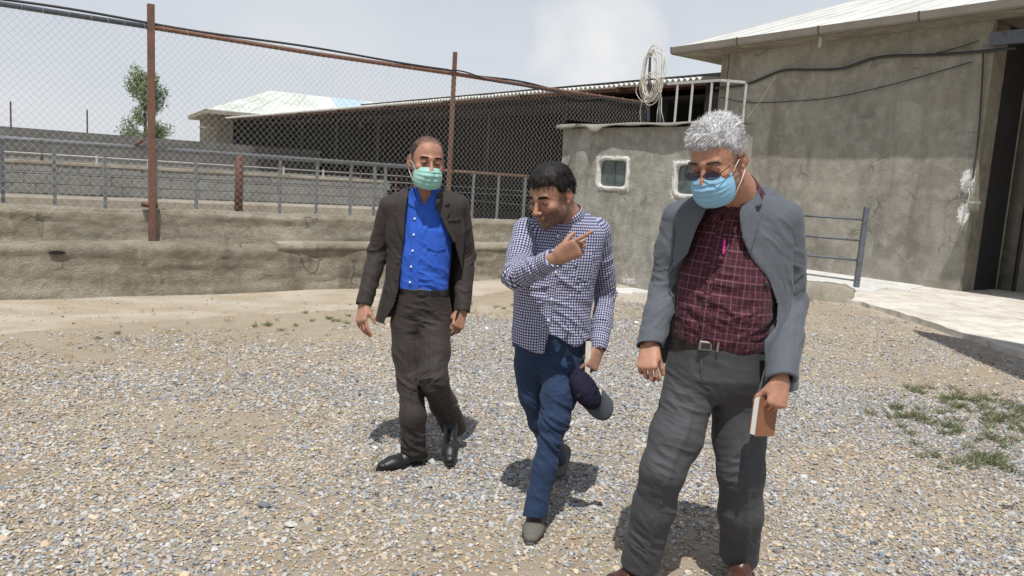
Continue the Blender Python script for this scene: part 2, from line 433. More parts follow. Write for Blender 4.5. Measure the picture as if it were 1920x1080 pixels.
cover *= np.clip(-ps_ / 0.9, 0.0, 1) * 0.85 + 0.15 * (ps_ < 0)
cover = np.where(ps_ > 0, 0, cover)
cover = np.where(pts[:, 1] > 10.5, cover * 0.3, cover)
keep = rng.random(len(pts)) < np.clip(cover, 0, 0.96)
pts = pts[keep]; big = big[keep]; med = med[keep]
n = len(pts)
size = pts[:, 2] * np.exp(rng.normal(0, 0.36, n)) * 0.0059
size = np.clip(size, 0.0028, 0.021)
sc3 = np.stack([size * rng.uniform(0.85, 1.5, n), size * rng.uniform(0.75, 1.15, n), size * rng.uniform(0.35, 0.7, n)], -1)
rot = np.stack([rng.normal(0, 0.3, n), rng.normal(0, 0.3, n), rng.uniform(0, 6.28, n)], -1)
pal = np.array([(0.32, 0.335, 0.35), (0.43, 0.435, 0.435), (0.21, 0.225, 0.25), (0.5, 0.49, 0.46), (0.42, 0.34, 0.25), (0.64, 0.62, 0.58), (0.12, 0.125, 0.14), (0.55, 0.45, 0.33)])
w = np.array([0.24, 0.24, 0.12, 0.14, 0.12, 0.018, 0.03, 0.06]); w /= w.sum()
ci = rng.choice(len(pal), n, p=w)
tanz = (big - 0.3 * med + 0.12 * (pts[:, 0] - 0.3) - .05 * (pts[:, 1] - 4) < rng.normal(-0.02, 0.22, n)) & (rng.random(n) < 0.62)
ci = np.where(tanz, rng.choice([4, 7, 3], n), ci)
colr = pal[ci] * rng.uniform(0.82, 1.18, (n, 1)) * rng.uniform(0.96, 1.04, (n, 3))
zz = 0.012 * fbm(np.stack([pts[:, 0] * 0.8, pts[:, 1] * 0.8, 0 * pts[:, 0]], -1), 3)
me = bpy.data.meshes.new('gravel'); me.vertices.add(n)
me.vertices.foreach_set('co', np.stack([pts[:, 0], pts[:, 1], zz + sc3[:, 2] * 0.35 + rng.uniform(0, 0.004, n)], -1).astype(np.float32).ravel())
gravel = link('gravel', me); props(gravel, kind='stuff', label='grey and tan crushed stone gravel spread over the yard', cat='gravel')
setattr_np(gravel, 'sc', sc3, 'FLOAT_VECTOR'); setattr_np(gravel, 'ro', rot, 'FLOAT_VECTOR'); setattr_np(gravel, 'stone_col', colr, 'FLOAT_VECTOR')
ms = MT('stone'); at = ms.attr('stone_col', 'INSTANCER'); nn = ms.noise(ms.pos(), 220, 3)
M['stone'] = ms.fin(ms.mix(nn, ms.mix(1.0, at.outputs['Color'], (0.82, 0.82, 0.82), 'MULTIPLY'), at.outputs['Color']), 0.9, 0, 0.25)
def instancer(name, obj, variants, mat, shape):
    ng = bpy.data.node_groups.new(name, 'GeometryNodeTree')
    ng.interface.new_socket('Geometry', in_out='INPUT', socket_type='NodeSocketGeometry')
    ng.interface.new_socket('Geometry', in_out='OUTPUT', socket_type='NodeSocketGeometry')
    N = ng.nodes.new; K = ng.links.new
    gi, go = N('NodeGroupInput'), N('NodeGroupOutput')
    inst = N('GeometryNodeInstanceOnPoints'); inst.inputs['Pick Instance'].default_value = True
    g2i = N('GeometryNodeGeometryToInstance')
    for s in range(variants): K(shape(ng, s), g2i.inputs[0])
    K(g2i.outputs[0], inst.inputs['Instance']); K(gi.outputs[0], inst.inputs['Points'])
    for nm, sock in (('sc', 'Scale'), ('ro', 'Rotation')):
        a = N('GeometryNodeInputNamedAttribute'); a.data_type = 'FLOAT_VECTOR'; a.inputs['Name'].default_value = nm
        if sock == 'Rotation':
            e = N('FunctionNodeEulerToRotation'); K(a.outputs[0], e.inputs[0]); K(e.outputs[0], inst.inputs[sock])
        else: K(a.outputs[0], inst.inputs[sock])
    sm = N('GeometryNodeSetMaterial'); sm.inputs['Material'].default_value = mat
    K(inst.outputs[0], sm.inputs[0]); K(sm.outputs[0], go.inputs[0])
    md = obj.modifiers.new('scatter', 'NODES'); md.node_group = ng
def stone_shape(ng, s):
    N = ng.nodes.new; K = ng.links.new
    ic = N('GeometryNodeMeshIcoSphere'); ic.inputs['Radius'].default_value = 1.0; ic.inputs['Subdivisions'].default_value = 1
    rv = N('FunctionNodeRandomValue'); rv.data_type = 'FLOAT_VECTOR'
    rv.inputs['Min'].default_value = (-.33, -.33, -.33); rv.inputs['Max'].default_value = (.33, .33, .33); rv.inputs['Seed'].default_value = s * 7 + 1
    sp = N('GeometryNodeSetPosition'); K(ic.outputs[0], sp.inputs['Geometry']); K(rv.outputs[0], sp.inputs['Offset'])
    ss = N('GeometryNodeSetShadeSmooth'); ss.inputs['Shade Smooth'].default_value = False
    K(sp.outputs[0], ss.inputs['Geometry'])
    return ss.outputs[0]
instancer('stones', gravel, 7, M['stone'], stone_shape)
print('stones', n)

# ================================================================== low two-tier wall
wall = empty('low_wall', B0)
props(wall, 'rough mud plastered low wall in two steps under the wire fence', 'wall')
S0, S1 = -4.2, 8.1
def wall_strip(name, prof, s0, s1, mat, amp, hs=0.035, seed=0, top_amp=1.0):
    """profile: list of (n, z), swept along the fence line, roughened"""
    pr = [prof[0]]
    for a, b in zip(prof, prof[1:]):
        k = max(1, int(math.hypot(b[0] - a[0], b[1] - a[1]) / hs))
        for i in range(1, k + 1): pr.append((a[0] + (b[0] - a[0]) * i / k, a[1] + (b[1] - a[1]) * i / k))
    pr = np.array(pr); ss = np.arange(s0, s1 + hs, hs)
    tn = np.gradient(pr, axis=0); tn /= np.linalg.norm(tn, axis=1, keepdims=True) + 1e-9
    nr = np.stack([tn[:, 1], -tn[:, 0]], -1)
    k = np.ones(5) / 5
    for c_ in (0, 1): nr[:, c_] = np.convolve(np.pad(nr[:, c_], 2, 'edge'), k, 'valid')
    S, I = np.meshgrid(ss, np.arange(len(pr)), indexing='ij')
    q = np.stack([S * 0.8, pr[I, 0] * 1.6 + pr[I, 1] * 3.6, pr[I, 1] * 1.8 + seed], -1)
    dsp = amp * (1.2 * fbm(q * 1.1, 3) + 0.75 * fbm(q * 4, 4) + 0.25 * fbm(q * 13, 2))
    wav = amp * 0.9 * noise3(np.stack([S * 1.3, 0 * S + seed, 0 * S], -1))
    nn_ = pr[I, 0] + nr[I, 0] * dsp; zz_ = pr[I, 1] + nr[I, 1] * dsp * top_amp + np.where(pr[I, 1] > 0.3, wav * 0.5, 0)
    X_ = B0.x + D1.x * S + N1.x * nn_; Y_ = B0.y + D1.y * S + N1.y * nn_
    m_, k_ = S.shape; id_ = np.arange(m_ * k_).reshape(m_, k_)
    F_ = np.stack([id_[:-1, :-1], id_[:-1, 1:], id_[1:, 1:], id_[1:, :-1]], -1).reshape(-1, 4)
    return mesh_np(name, np.stack([X_, Y_, zz_], -1).reshape(-1, 3), F_, mat, wall, True)
wall_strip('lower_tier', [(0.06, -0.1), (0.03, 0.05), (0.0, 0.12), (-0.01, 0.4), (-0.005, 0.52), (-0.04, 0.57), (-0.34, 0.585)], S0, S1, M['wall_mud'], 0.016, 0.028, seed=3)
wall_strip('upper_tier', [(-0.24, 0.52), (-0.27, 0.6), (-0.28, 0.78), (-0.265, 0.9), (-0.3, 0.955), (-0.5, 0.955), (-0.53, 0.9), (-0.54, -0.1)], S0, S1, M['ledge_mud'], 0.013, 0.028, seed=8)
sA = fence_st(*onplane(520, 470, B0, N1).xy)[0]
wall_strip('coping_slab', [(-0.05, 0.5), (0.006, 0.515), (0.008, 0.55), (0.004, 0.6), (-0.03, 0.61), (-0.26, 0.612)], sA, S1, M['ledge_mud'], 0.006, seed=21)
ep_ = [B0 + D1 * (sA - .002) + N1 * a_ + V(0, 0, b_) for a_, b_ in [(-0.05, 0.5), (0.009, 0.512), (0.012, 0.55), (0.007, 0.603), (-0.03, 0.613), (-0.26, 0.613), (-.26, .5)]]
MB().prism(ep_, D1 * .02).build('coping_end', M['ledge_mud'], wall)
# drain hole in the lower tier, its inner shade painted as a black plug
hp = onplane(107, 474, B0, N1)
MB().prism([hp + D1 * (0.075 * math.cos(a) * (1 + .15 * math.sin(3 * a))) + V(0, 0, 0.022 * math.sin(a)) - N1 * .04 for a in np.linspace(0, 2 * math.pi, 17)[:-1]], N1 * 0.05).build('drain_hole', M['shade_black'], wall)

# ================================================================== chain link fence
FN = -0.3            # plane of the fence, behind the ledge
def fp(s, z, n=FN): return B0 + D1 * s + N1 * n + V(0, 0, z)
def s_at(px, py, n=FN): return fence_st(*onplane(px, py, fp(0, 0, n), N1).xy)[0]
fence = empty('chain_link_fence', fp(0, 0.95))
props(fence, 'tall chain link fence on rusty posts standing on the low wall', 'fence')
TZ = 3.0
sp1, sp2, sp3 = s_at(283, 200), s_at(846, 250), s_at(1212, 200)
SE = sp3
a = onplane(278, 460, B0 + N1 * -0.2, N1)
MB().bar(fp(sp1, 0.58, -0.235), fp(sp1, 3.25), 0.075, 0.05, up=N1).build('post', M['rust'], fence, bevel=0.004)
MB().bar(fp(sp2, 0.9), fp(sp2, 3.3), 0.055, 0.045, up=N1).build('post', M['rust'], fence, bevel=0.004)
MB().tube([fp(sp1, TZ), fp((sp1 + sp2) / 2, TZ - 0.015), fp(sp2, TZ), fp((sp2 + SE) / 2, TZ - 0.01), fp(SE, TZ)], 0.028, 10).build('top_rail', M['rust'], fence, True)
MB().tube([fp(S0, TZ), fp(sp1, TZ)], 0.028, 10).build('top_rail', M['pipe_dark'], fence, True)
MB().tube([fp(sp1 - 0.11, 1.02, -0.25), fp(sp1 + 0.06, 1.0, -0.25)], 0.03, 8).build('clamp', M['rust_dark'], fence, True)
# woven wires
pit = 0.076; zs = np.arange(0.93, TZ + 0.01, pit / 2 * 1.1)
mb = MB(); k = 0; s = -4.0
wv = []; wf = []
while s < SE - 0.02:
    base = len(wv); zlo = 2.56 if s > s_at(1052, 300) else 0
    for i, z in enumerate([z for z in zs if z >= zlo]):
        sx = s + (pit / 2 if ((i + k) % 2) else 0) ; nn_ = FN + 0.02 + (0.007 if i % 2 else -0.007)
        bulge = 0.035 * math.sin(s * 2.1 + z * 1.3) * math.sin((z - 0.95) / 2.05 * math.pi)
        c = fp(sx + 0.006 * math.sin(z * 5 + s), z, nn_ + bulge)
        r_ = 0.0021
        for q in range(3):
            an = q * 2.094 + 0.5; wv.append(c + D1 * (math.cos(an) * r_) + N1 * (math.sin(an) * r_))
        if i:
            b = base + (i - 1) * 3
            for q in range(3): wf.append((b + q, b + (q + 1) % 3, b + 3 + (q + 1) % 3, b + 3 + q))
    s += pit * 0.5
    k += 1
wm = mesh_np('wire_mesh', np.array([tuple(v) for v in wv]), np.array(wf), M['wire'], fence)
props(wm, kind='stuff')
# thin tie wires holding the mesh on the rail
mb = MB(); s = -4.0
while s < SE:
    c = fp(s, TZ); mb.tube([c + V(0, 0, 0.034 * math.cos(t)) + N1 * (0.034 * math.sin(t)) + D1 * (0.004 * t) for t in np.linspace(0, 6.28, 9)], 0.0022, 3); s += random.uniform(0.16, 0.3)
props(mb.build('tie_wires', M['wire'], fence), kind='stuff')
# black hose tied along the rail
def hz(s):
    if s < sp2: return TZ + 0.045 + 0.012 * math.sin(s * 2.3)
    return TZ + 0.04 + 0.02 * math.sin(s * 3.1) - 0.02 * (s - sp2)
hs_ = [fp(s, hz(s), FN + 0.012 * math.sin(s * 3)) for s in np.arange(-4, SE - 0.25, 0.12)]
props(MB().tube(hs_, 0.014, 7).build('rubber_hose', M['rubber'], None, True), 'thin black rubber hose tied along the top rail of the wire fence', 'hose')
lp = []
for i, s in enumerate(np.arange(sp2 - 0.1, SE - 0.05, 0.08)):
    lp.append(fp(s, TZ - 0.03 + 0.07 * math.exp(-((s - sp2) / 0.5)**2) - 0.06 * math.exp(-((s - (sp2 + SE) / 2 - 0.3) / 0.4)**2) + 0.01 * math.sin(s * 7), FN + 0.04))
props(MB().tube(lp, 0.011, 6).build('electric_cable', M['rubber'], None, True), 'sagging black cable looped along the rail right of the second fence post', 'cable')

# ================================================================== pipe railing behind the mesh, on the wall
RN = -0.47
rail = empty('pipe_railing', fp(2, 0.95, RN)); props(rail, 'grey pipe railing on the low wall behind the wire mesh', 'railing')
def rz_(s): return 1.655
sR = s_at(785, 305, RN); sEnd = s_at(990, 320, RN)
MB().tube([fp(-4.2, 1.655, RN), fp(sR, 1.655, RN)], 0.03, 10).build('top_rail', M['pipe'], rail, True)
MB().tube([fp(sR, 1.635, RN), fp(s_at(1056, 325, RN), 1.635, RN)], 0.022, 10).build('top_rail', M['rust'], rail, True)['label'] = 'rust red top rail'
MB().tube([fp(-4.2, 1.33, RN - 0.01), fp(s_at(1056, 325, RN), 1.33, RN - 0.01)], 0.007, 6).build('middle_rail', M['pipe_dark'], rail, True)
for px in (5, 102, 197, 292, 368, 525, 594, 658, 702, 722, 888, 935, 985):
    s = s_at(px, 340, RN); mt = M['pipe'] if px != 5 else M['pipe_dark']
    MB().bar(fp(s, 0.9, RN), fp(s, 1.63, RN), 0.036, 0.03, up=N1).build('post', mt, rail, bevel=0.003)
s = s_at(448, 340, RN)
MB().tube([fp(s, 0.9, RN), fp(s, 1.655, RN)], 0.052, 12).build('post', M['redpost'], rail, True)['label'] = 'thick rust red post'
g = fp(s_at(262, 268, RN), 1.7, RN + 0.03)
MB().bar(g - D1 * 0.06 - V(0, 0, .02), g + D1 * 0.05 + V(0, 0, 0.05), 0.05, 0.03).build('clamp', M['rust_dark'], rail)

# ================================================================== concrete feed lip and block wall of the pens
def along(px, py, z):          # point of the line parallel to the fence
    return G(px, py, z)
q0 = P(0, 297, 15.6); zc = q0.z
blk = empty('block_wall', (q0.x, q0.y, 0)); props(blk, 'grey concrete block wall of the cattle pen behind the railing', 'wall')
base = V(q0.x, q0.y, 0)
Lw = 0
while True:
    pt = base + D1 * Lw; xx = 960 + FPX * pt.x / pt.y
    if xx > 712 or Lw > 30: break
    Lw += 0.05
S_ = -1.2
bm_ = MB().box((0, 0, 0), (0.193, 0.075, 0.093)); proto = None
rot_b = math.atan2(D1.y, D1.x)
for row in range(5):
    z = zc - 0.07 - 0.1 - row * 0.2; k = 0; s = S_ + (0.2 if row % 2 else 0)
    while s < Lw:
        c = base + D1 * s + N1 * random.uniform(-.004, .006) + V(0, 0, z)
        if proto is None:
            proto = bm_.build('block', M['block'], blk, bevel=0.008); proto.matrix_parent_inverse = Matrix(); ob = proto
        else:
            ob = proto.copy(); COL.objects.link(ob)
        ob.location = world_inv(blk) @ c; ob.rotation_euler = (0, 0, rot_b + random.uniform(-.01, .01))
        s += 0.4; k += 1
mid = base + D1 * ((S_ + Lw) / 2 - 0.1); hl = (Lw - S_) / 2 + 0.1
AX = (D1, -N1, V(0, 0, 1))
MB().box(mid + V(0, 0, (zc - 0.05) / 2), (hl, 0.062, (zc - 0.05) / 2), AX).build('mortar_bed', M['mortar'], blk)
MB().box(mid + V(0, 0, zc - 0.033), (hl, 0.095, 0.035), AX).build('coping', M['lip'], blk, bevel=0.01)
lip = MB().box(mid + N1 * 0.5 + V(0, 0, 0.34), (hl, 0.42, 0.36), AX).build('feed_trough', M['lip'], None, bevel=0.03)
props(lip, 'low pale concrete feed trough running along the block wall', 'trough')
# second pen wall and rails further back
b2 = P(0, 282, 24); b2 = V(b2.x, b2.y, 0)
pr2 = empty('pen_rails', b2); props(pr2, 'thin pale pipe rails of the far pens beyond the block wall', 'railing')
for z in (1.55, 1.28):
    MB().tube([b2 - D1 * 3 + V(0, 0, z), b2 + D1 * 15 + V(0, 0, z)], 0.022, 6).build('rail', M['paint_grey'], pr2, True)
for s in np.arange(-2, 15.1, 1.55):
    MB().bar(b2 + D1 * s + V(0, 0, 0), b2 + D1 * s + V(0, 0, 1.62), 0.06).build('post', M['rust_dark'] if int(s) % 2 else M['paint_grey'], pr2)
bw = MB()
for s in np.arange(-3, 16, 0.4):
    for r_ in range(3): bw.box(b2 + D1 * (s + (0.2 if r_ % 2 else 0)) - N1 * (6 + random.uniform(0, .01)) + V(0, 0, 0.9 + r_ * 0.2), (0.19, 0.08, 0.093), AX)
bwo = empty('pen_wall', b2 - N1 * 6); props(bwo, 'distant grey block wall with pale patches behind the thin pen rails', 'wall')
props(bw.build('blocks', M['block'], bwo), kind='stuff')
MB().box(b2 + D1 * 6.4 - N1 * 6 + V(0, 0, 0.68), (9.6, 0.07, 0.7), AX).build('mortar_bed', M['mortar'], bwo)

# far boundary wall
w0 = P(0, 236, 40); w1 = P(405, 268, 40)
fd = V(w0.x, w0.y, 0)
fw = empty('boundary_wall', fd); props(fw, 'long dark grey boundary wall at the far left below the sky', 'wall')
mb = MB(); zt = w0.z
for r_ in range(9):
    s = -3.0 + (0.2 if r_ % 2 else 0)
    while s < 17:
        mb.box(fd + D1 * s + N1 * random.uniform(0, .015) + V(0, 0, zt - 0.1 - r_ * 0.2), (0.19, 0.1, 0.092), AX); s += 0.4
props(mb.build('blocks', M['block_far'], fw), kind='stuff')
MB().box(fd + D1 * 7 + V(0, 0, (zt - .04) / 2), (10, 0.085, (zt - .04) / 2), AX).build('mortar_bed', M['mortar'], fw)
for i, (px, t, lb) in enumerate(((20, 190, 'leftmost thin iron rod standing up from the far boundary wall'), (164, 205, 'second thin iron rod on the boundary wall, left of the tree'))):
    p = onplane(px, 240, fd, N1); q = onplane(px, t, fd, N1)
    props(MB().bar(V(p.x, p.y, 0.0) - N1 * 0.15, V(q.x, q.y, q.z) - N1 * 0.15, 0.06).build('iron_rod', M['rust_dark']), lb, 'rod', 'iron rods on the far boundary wall')

# ================================================================== tree beyond the boundary wall
def leaf_mat():
    m = MT('leaves'); a = m.attr('shade').outputs['Fac']
    c = m.ramp(a, [(0.0, (0.07, 0.115, 0.045)), (0.5, (0.125, 0.19, 0.075)), (1.0, (0.22, 0.28, 0.13))])
    m.bsdf.inputs['Subsurface Weight'].default_value = 0.0
    return m.fin(c, 0.6, 0, 0.3)
M['leaf'] = leaf_mat()
tb = P(272, 300, 52); tb = V(tb.x, tb.y, 0)
tree = empty('poplar_tree', tb); props(tree, 'slim green poplar tree behind the boundary wall at left', 'tree')
Ht = P(272, 122, 52).z
mb = MB(); mb.tube([tb, tb + V(0.05, 0, Ht * 0.4), tb + V(-0.05, 0, Ht * 0.72), tb + V(0, 0, Ht * 0.95)], [0.16, 0.12, 0.07, 0.02], 8)
tips = []
for i in range(46):
    z = Ht * random.uniform(0.2, 0.92); a = random.uniform(0, 6.28); fr = z / Ht
    Lb = (1.65 * math.sin(min(1, (1.0 - fr) * 1.9 + 0.12) * math.pi / 2)) * random.uniform(0.55, 1.12)
    p0 = tb + V(0, 0, z - 0.4); p1 = p0 + V(math.cos(a) * Lb * .42, math.sin(a) * Lb * .5, 0.28); p2 = p0 + V(math.cos(a) * Lb * .82, math.sin(a) * Lb * .82, 0.65 + 0.3 * random.random())
    mb.tube([p0, p1, p2], [0.035, 0.022, 0.008], 5); tips += [(p1, 0.3), (p2, 0.42), ((p1 + p2) / 2, 0.38)]
mb.build('trunk', M['bark'], tree, True)
lv, lf, sh = [], [], []
for c, r_ in tips:
    cs = random.random()
    for k in range(95):
        d = Vector(rng.normal(0, 1, 3)).normalized() * r_ * random.random()**0.5
        q = c + d * 1.15; u = Vector(rng.normal(0, 1, 3)).normalized(); w_ = u.cross(Vector(rng.normal(0, 1, 3))).normalized()
        l_ = random.uniform(0.045, 0.085); b = len(lv)
        lv += [q - u * l_, q + w_ * l_ * 0.6, q + u * l_, q - w_ * l_ * 0.6]; lf.append((b, b + 1, b + 2, b + 3)); sh += [min(1, max(0, cs * 0.7 + random.random() * 0.4))] * 4
cro = mesh_np('crown', np.array([tuple(v) for v in lv]), np.array(lf), M['leaf'], tree); setattr_np(cro, 'shade', sh)

# ================================================================== cattle shed
def on_line(px, y_hint, p0, d):
    """point on the vertical plane through p0 along d, at that pixel"""
    n_ = V(-d.y, d.x, 0); return onplane(px, y_hint, p0, n_)
def corr_mat():
    m = MT('corrugated'); p = m.pos(); n1 = m.noise(p, 2, 6, 0.65); 
    c = m.mix(m.ramp(n1, [(0.35, 0.0), (0.65, 1.0)]), (0.55, 0.55, 0.53), (0.7, 0.7, 0.67)); return m.fin(c, 0.8)
M['corr'] = corr_mat()
R0 = P(1338, 150, 21.0); rzh = R0.z
shed = empty('cattle_shed', (R0.x, R0.y, 0)); props(shed, 'long dark open cattle shed with wavy corrugated roof edge', 'shed')
# direction so that the far end lands at pixel (437,222)
far = None
for Y in np.arange(28, 90, 0.1):
    q = P(437, 222, Y)
    if q.z >= rzh: far = q; break
DS = V(far.x - R0.x, far.y - R0.y, 0); LS = DS.length; DS.normalize(); NS = V(DS.y, -DS.x, 0)
NS = NS if NS.y < 0 or NS.x < 0 else -NS
if NS.dot(V(-1, -1, 0)) < 0: NS = -NS
slope = 0.1
# corrugated sheet along DS (one metre wide), running back from the eave
wl = 0.2; nper = 5; depth = 9.0
prof = [(i / 8 * wl, 0.042 * math.cos(2 * math.pi * i / 8)) for i in range(nper * 8 + 1)]
sv = []; sf = []
for (x, z) in prof:
    for dd in (-0.45, depth): sv.append(V(x, dd, z + (dd + 0.45) * slope))
    for dd in (depth, -0.45): sv.append(V(x, dd, z - 0.012 + (dd + 0.45) * slope))
for i in range(len(prof) - 1):
    a = i * 4; b = a + 4
    for j in range(4): sf.append((a + j, b + j, b + (j + 1) % 4, a + (j + 1) % 4))
sheet = None; x = -3.0; ang = math.atan2(DS.y, DS.x)
x = 0.0; flip = 1 if V(-DS.y, DS.x, 0).dot(NS) < 0 else -1
sv = [V(v.x, v.y * flip, v.z) for v in sv]
while x < LS - 0.2:
    if sheet is None:
        sheet = mesh_np('roof_sheet', [tuple(v) for v in sv], sf, M['corr'], shed, False); sheet.matrix_parent_inverse = Matrix(); ob = sheet
    else: ob = sheet.copy(); COL.objects.link(ob)
    ob.location = world_inv(shed) @ (V(R0.x, R0.y, rzh + random.uniform(-.006, .006)) + DS * x); ob.rotation_euler = (0, 0, ang)
    x += nper * wl
bb = V(R0.x, R0.y, 0)
AXS = (DS, -NS, V(0, 0, 1))
MB().box(bb + DS * (LS / 2 - 1.5) - NS * 9 + V(0, 0, 3.2), (LS / 2 + 1.6, 0.1, 3.2), AXS).build('back_wall', M['shade_black'], shed)
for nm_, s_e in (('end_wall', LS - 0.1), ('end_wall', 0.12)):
    MB().prism([bb + DS * s_e, bb + DS * s_e - NS * 9.2, bb + DS * s_e - NS * 9.2 + V(0, 0, rzh - .05 + 9.2 * slope), bb + DS * s_e + V(0, 0, rzh - 0.05)], DS * 0.1).build(nm_, M['shade_black'], shed)
MB().box(bb + DS * (LS * 0.45) - NS * 4.5 + V(0, 0, 0.02), (LS * .56, 4.5, 0.03), AXS).build('floor', M['shade_black'], shed)
for s in np.arange(3.2, LS, 4.6):
    MB().bar(bb + DS * s - NS * 1.9, bb + DS * s - NS * 1.9 + V(0, 0, rzh + 0.1), 0.12).build('column', M['door'], shed)  # near-black columns, the shed's shade put into their colour
    MB().bar(bb + DS * s + V(0, 0, rzh - 0.1) + NS * 0.3, bb + DS * s - NS * 9 + V(0, 0, rzh - 0.15 + 9 * slope), 0.1, 0.16).build('rafter', M['rust_dark'], shed)
for k in range(7):
    dd = 0.1 + k * 1.4
    MB().bar(bb + DS * .2 - NS * dd + V(0, 0, rzh - 0.03 + (dd + 0.4) * slope - 0.07), bb + DS * (LS - .1) - NS * dd + V(0, 0, rzh - 0.1 + (dd + 0.4) * slope), 0.06, 0.09).build('purlin', M['redpost'], shed)
MB().prism([bb + DS * .2 - NS * .5 + V(0, 0, rzh - .3), bb + DS * (LS - .3) - NS * .5 + V(0, 0, rzh - .3), bb + DS * (LS - .3) - NS * 9 + V(0, 0, rzh - .3 + 8.5 * slope), bb + DS * .2 - NS * 9 + V(0, 0, rzh - .3 + 8.5 * slope)], (0, 0, .02)).build('shade_sheet', M['shade_black'], shed)  # added dark sheet under the roof, painting the interior shade
# feed barrier inside
for z in (0.7, 1.25): MB().tube([bb - NS * 2.5 + V(0, 0, z), bb + DS * (LS - 1) - NS * 2.5 + V(0, 0, z)], 0.03, 6).build('feed_rail', M['pipe_dark'], shed, True)

# ================================================================== far building behind the shed
roof_m = MT('far_roof'); p = roof_m.pos()
n1 = roof_m.noise(p, 0.6, 5)
M['far_roof'] = roof_m.fin(roof_m.mix(roof_m.ramp(n1, [(0.4, 0.0), (0.6, 1.0)]), (0.52, 0.56, 0.5), (0.66, 0.69, 0.64)), 0.5, 0.0)
M['far_roof_blue'] = flat('far_roof_blue', (0.42, 0.55, 0.63), 0.5, 0, 0.1, 2)
yb = far.y + 1.5
c0 = P(405, 290, yb)
fb = empty('far_building', (c0.x, c0.y, 0)); props(fb, 'far cement building with pale green hipped metal roof behind the shed', 'building')
def q3(px, py, Y): return P(px, py, Y)
e0 = q3(405, 215, yb); e1 = q3(465, 228, yb)
ze = e0.z
ct = V(e0.x, e0.y, 0)
DB = DS; NB = NS
Lb_, Wb = 20.0, 12.0
ctr = ct - DB * 0.0
# walls: near face runs along -DS direction (towards the viewer's right), side face faces the viewer
cA = V(c0.x, c0.y, 0)
u_, v_ = -DS, -NS                                  # u towards right/near, v towards back right
u_ = V(.87, .49, 0).normalized(); v_ = V(-.49, .87, 0).normalized()
MB().prism([cA, cA + u_ * 17, cA + u_ * 17 + v_ * 8, cA + v_ * 8], (0, 0, ze)).build('wall', M['cement'], fb)
ov = 0.75
hz_ = P(525, 168, yb + 4).z
r0 = [cA - u_ * ov - v_ * ov, cA + u_ * (17 + ov) - v_ * ov, cA + u_ * (17 + ov) + v_ * (8 + ov), cA - u_ * ov + v_ * (8 + ov)]
r0 = [p_ + V(0, 0, ze) for p_ in r0]; rt = [p_ + V(0, 0, 0.22) for p_ in r0]
ra = cA + u_ * 4.2 + v_ * 4 + V(0, 0, hz_); rb = cA + u_ * 13 + v_ * 4 + V(0, 0, hz_)
mb = MB(); mb.prism(r0, (0, 0, 0.22)); mb.build('eave', M['lip'], fb)
mb = MB(); up = V(0, 0, 0.01)
def panel_strips(e_a, e_b, r_a, r_b, n, name, mats, par, th=0.03, rib=0.05):
    for i in range(n):
        t0, t1 = i / n, (i + 1) / n
        a, b = e_a.lerp(e_b, t0), e_a.lerp(e_b, t1); c, d = r_a.lerp(r_b, t1), r_a.lerp(r_b, t0)
        nn_ = (b - a).cross(d - a if (d - a).length > 0.01 else c - a).normalized()
        if nn_.z < 0: nn_ = -nn_
        g_ = (b - a) * (0.006 if n > 3 else 0)
        poly = [a + g_, b - g_, c, d] if (c - d).length > 0.02 else [a + g_, b - g_, c]
        m_ = MB(); m_.prism([q + nn_ * (0.01 + (i % 2) * 0.004) for q in poly], nn_ * th)
        m_.bar(a + nn_ * (th + .01), d + nn_ * (th + .01), rib, rib * 1.1)
        m_.build(name, mats[i % len(mats)], par)
panel_strips(rt[0], rt[1], ra, rb, 14, 'roof_panel', [M['far_roof']] * 7 + [M['far_roof_blue']] * 4 + [M['far_roof']] * 3, fb)
panel_strips(rt[3], rt[0], ra, ra, 8, 'roof_panel', [M['far_roof']], fb)
panel_strips(rt[1], rt[2], rb, rb, 8, 'roof_panel', [M['far_roof']], fb)
# small lean-to roof at its left side
ql = q3(395, 240, yb + 1)
MB().box(V(ql.x + 0.1, ql.y, ql.z), (0.7, 0.5, 0.05)).build('side_canopy', M['lip'], fb)

# ================================================================== hut
hA = P(1057, 238, 12.75); hz_top = 2.5
k_ = (hz_top - CAM_H) / (hA.z - CAM_H)
hA = P(1057, 238, 12.75 * k_)
hB = P(1350, 232, 10.8); hB = P(1350, 232, 10.8 * (hz_top - CAM_H) / (hB.z - CAM_H))
hA.z = hB.z = 0
DH = (hB - hA).normalized(); NH = V(DH.y, -DH.x, 0); 
if NH.y > 0: NH = -NH
LH = (hB - hA).length
hut = empty('hut', hA); props(hut, 'small grey cement hut with two whitewash framed windows and sheet roof', 'hut')
def hp_(px, py, off=0.0): return onplane(px, py, hA + NH * off, NH)
wins = [((1122, 1174), (300, 350)), ((1266, 1330), (309, 365))]
# plastered wall as a grid with two openings, lightly uneven
hx = np.arange(0, LH + 0.01, 0.04); hzz = np.arange(-0.05, hz_top + 0.01, 0.04)
AA, ZZ_ = np.meshgrid(hx, hzz, indexing='ij')
rough_ = 0.012 * fbm(np.stack([AA * 1.5, ZZ_ * 1.5, AA * 0], -1), 4) + 0.004 * fbm(np.stack([AA * 9, ZZ_ * 9, AA * 0 + 2], -1), 3)
openings = []
for (xa, xb), (ya, yb_) in wins:
    c = hp_((xa + xb) / 2, (ya + yb_) / 2); wpx = (hp_(xb, (ya + yb_) / 2) - hp_(xa, (ya + yb_) / 2)).length; hpx = (hp_((xa + xb) / 2, ya) - hp_((xa + xb) / 2, yb_)).length
    openings.append(((c - hA).dot(DH), c.z, wpx / 2, hpx / 2))
ncol, nrow = AA.shape; idh = np.arange(ncol * nrow).reshape(ncol, nrow)
FH = np.stack([idh[:-1, :-1], idh[1:, :-1], idh[1:, 1:], idh[:-1, 1:]], -1).reshape(-1, 4)
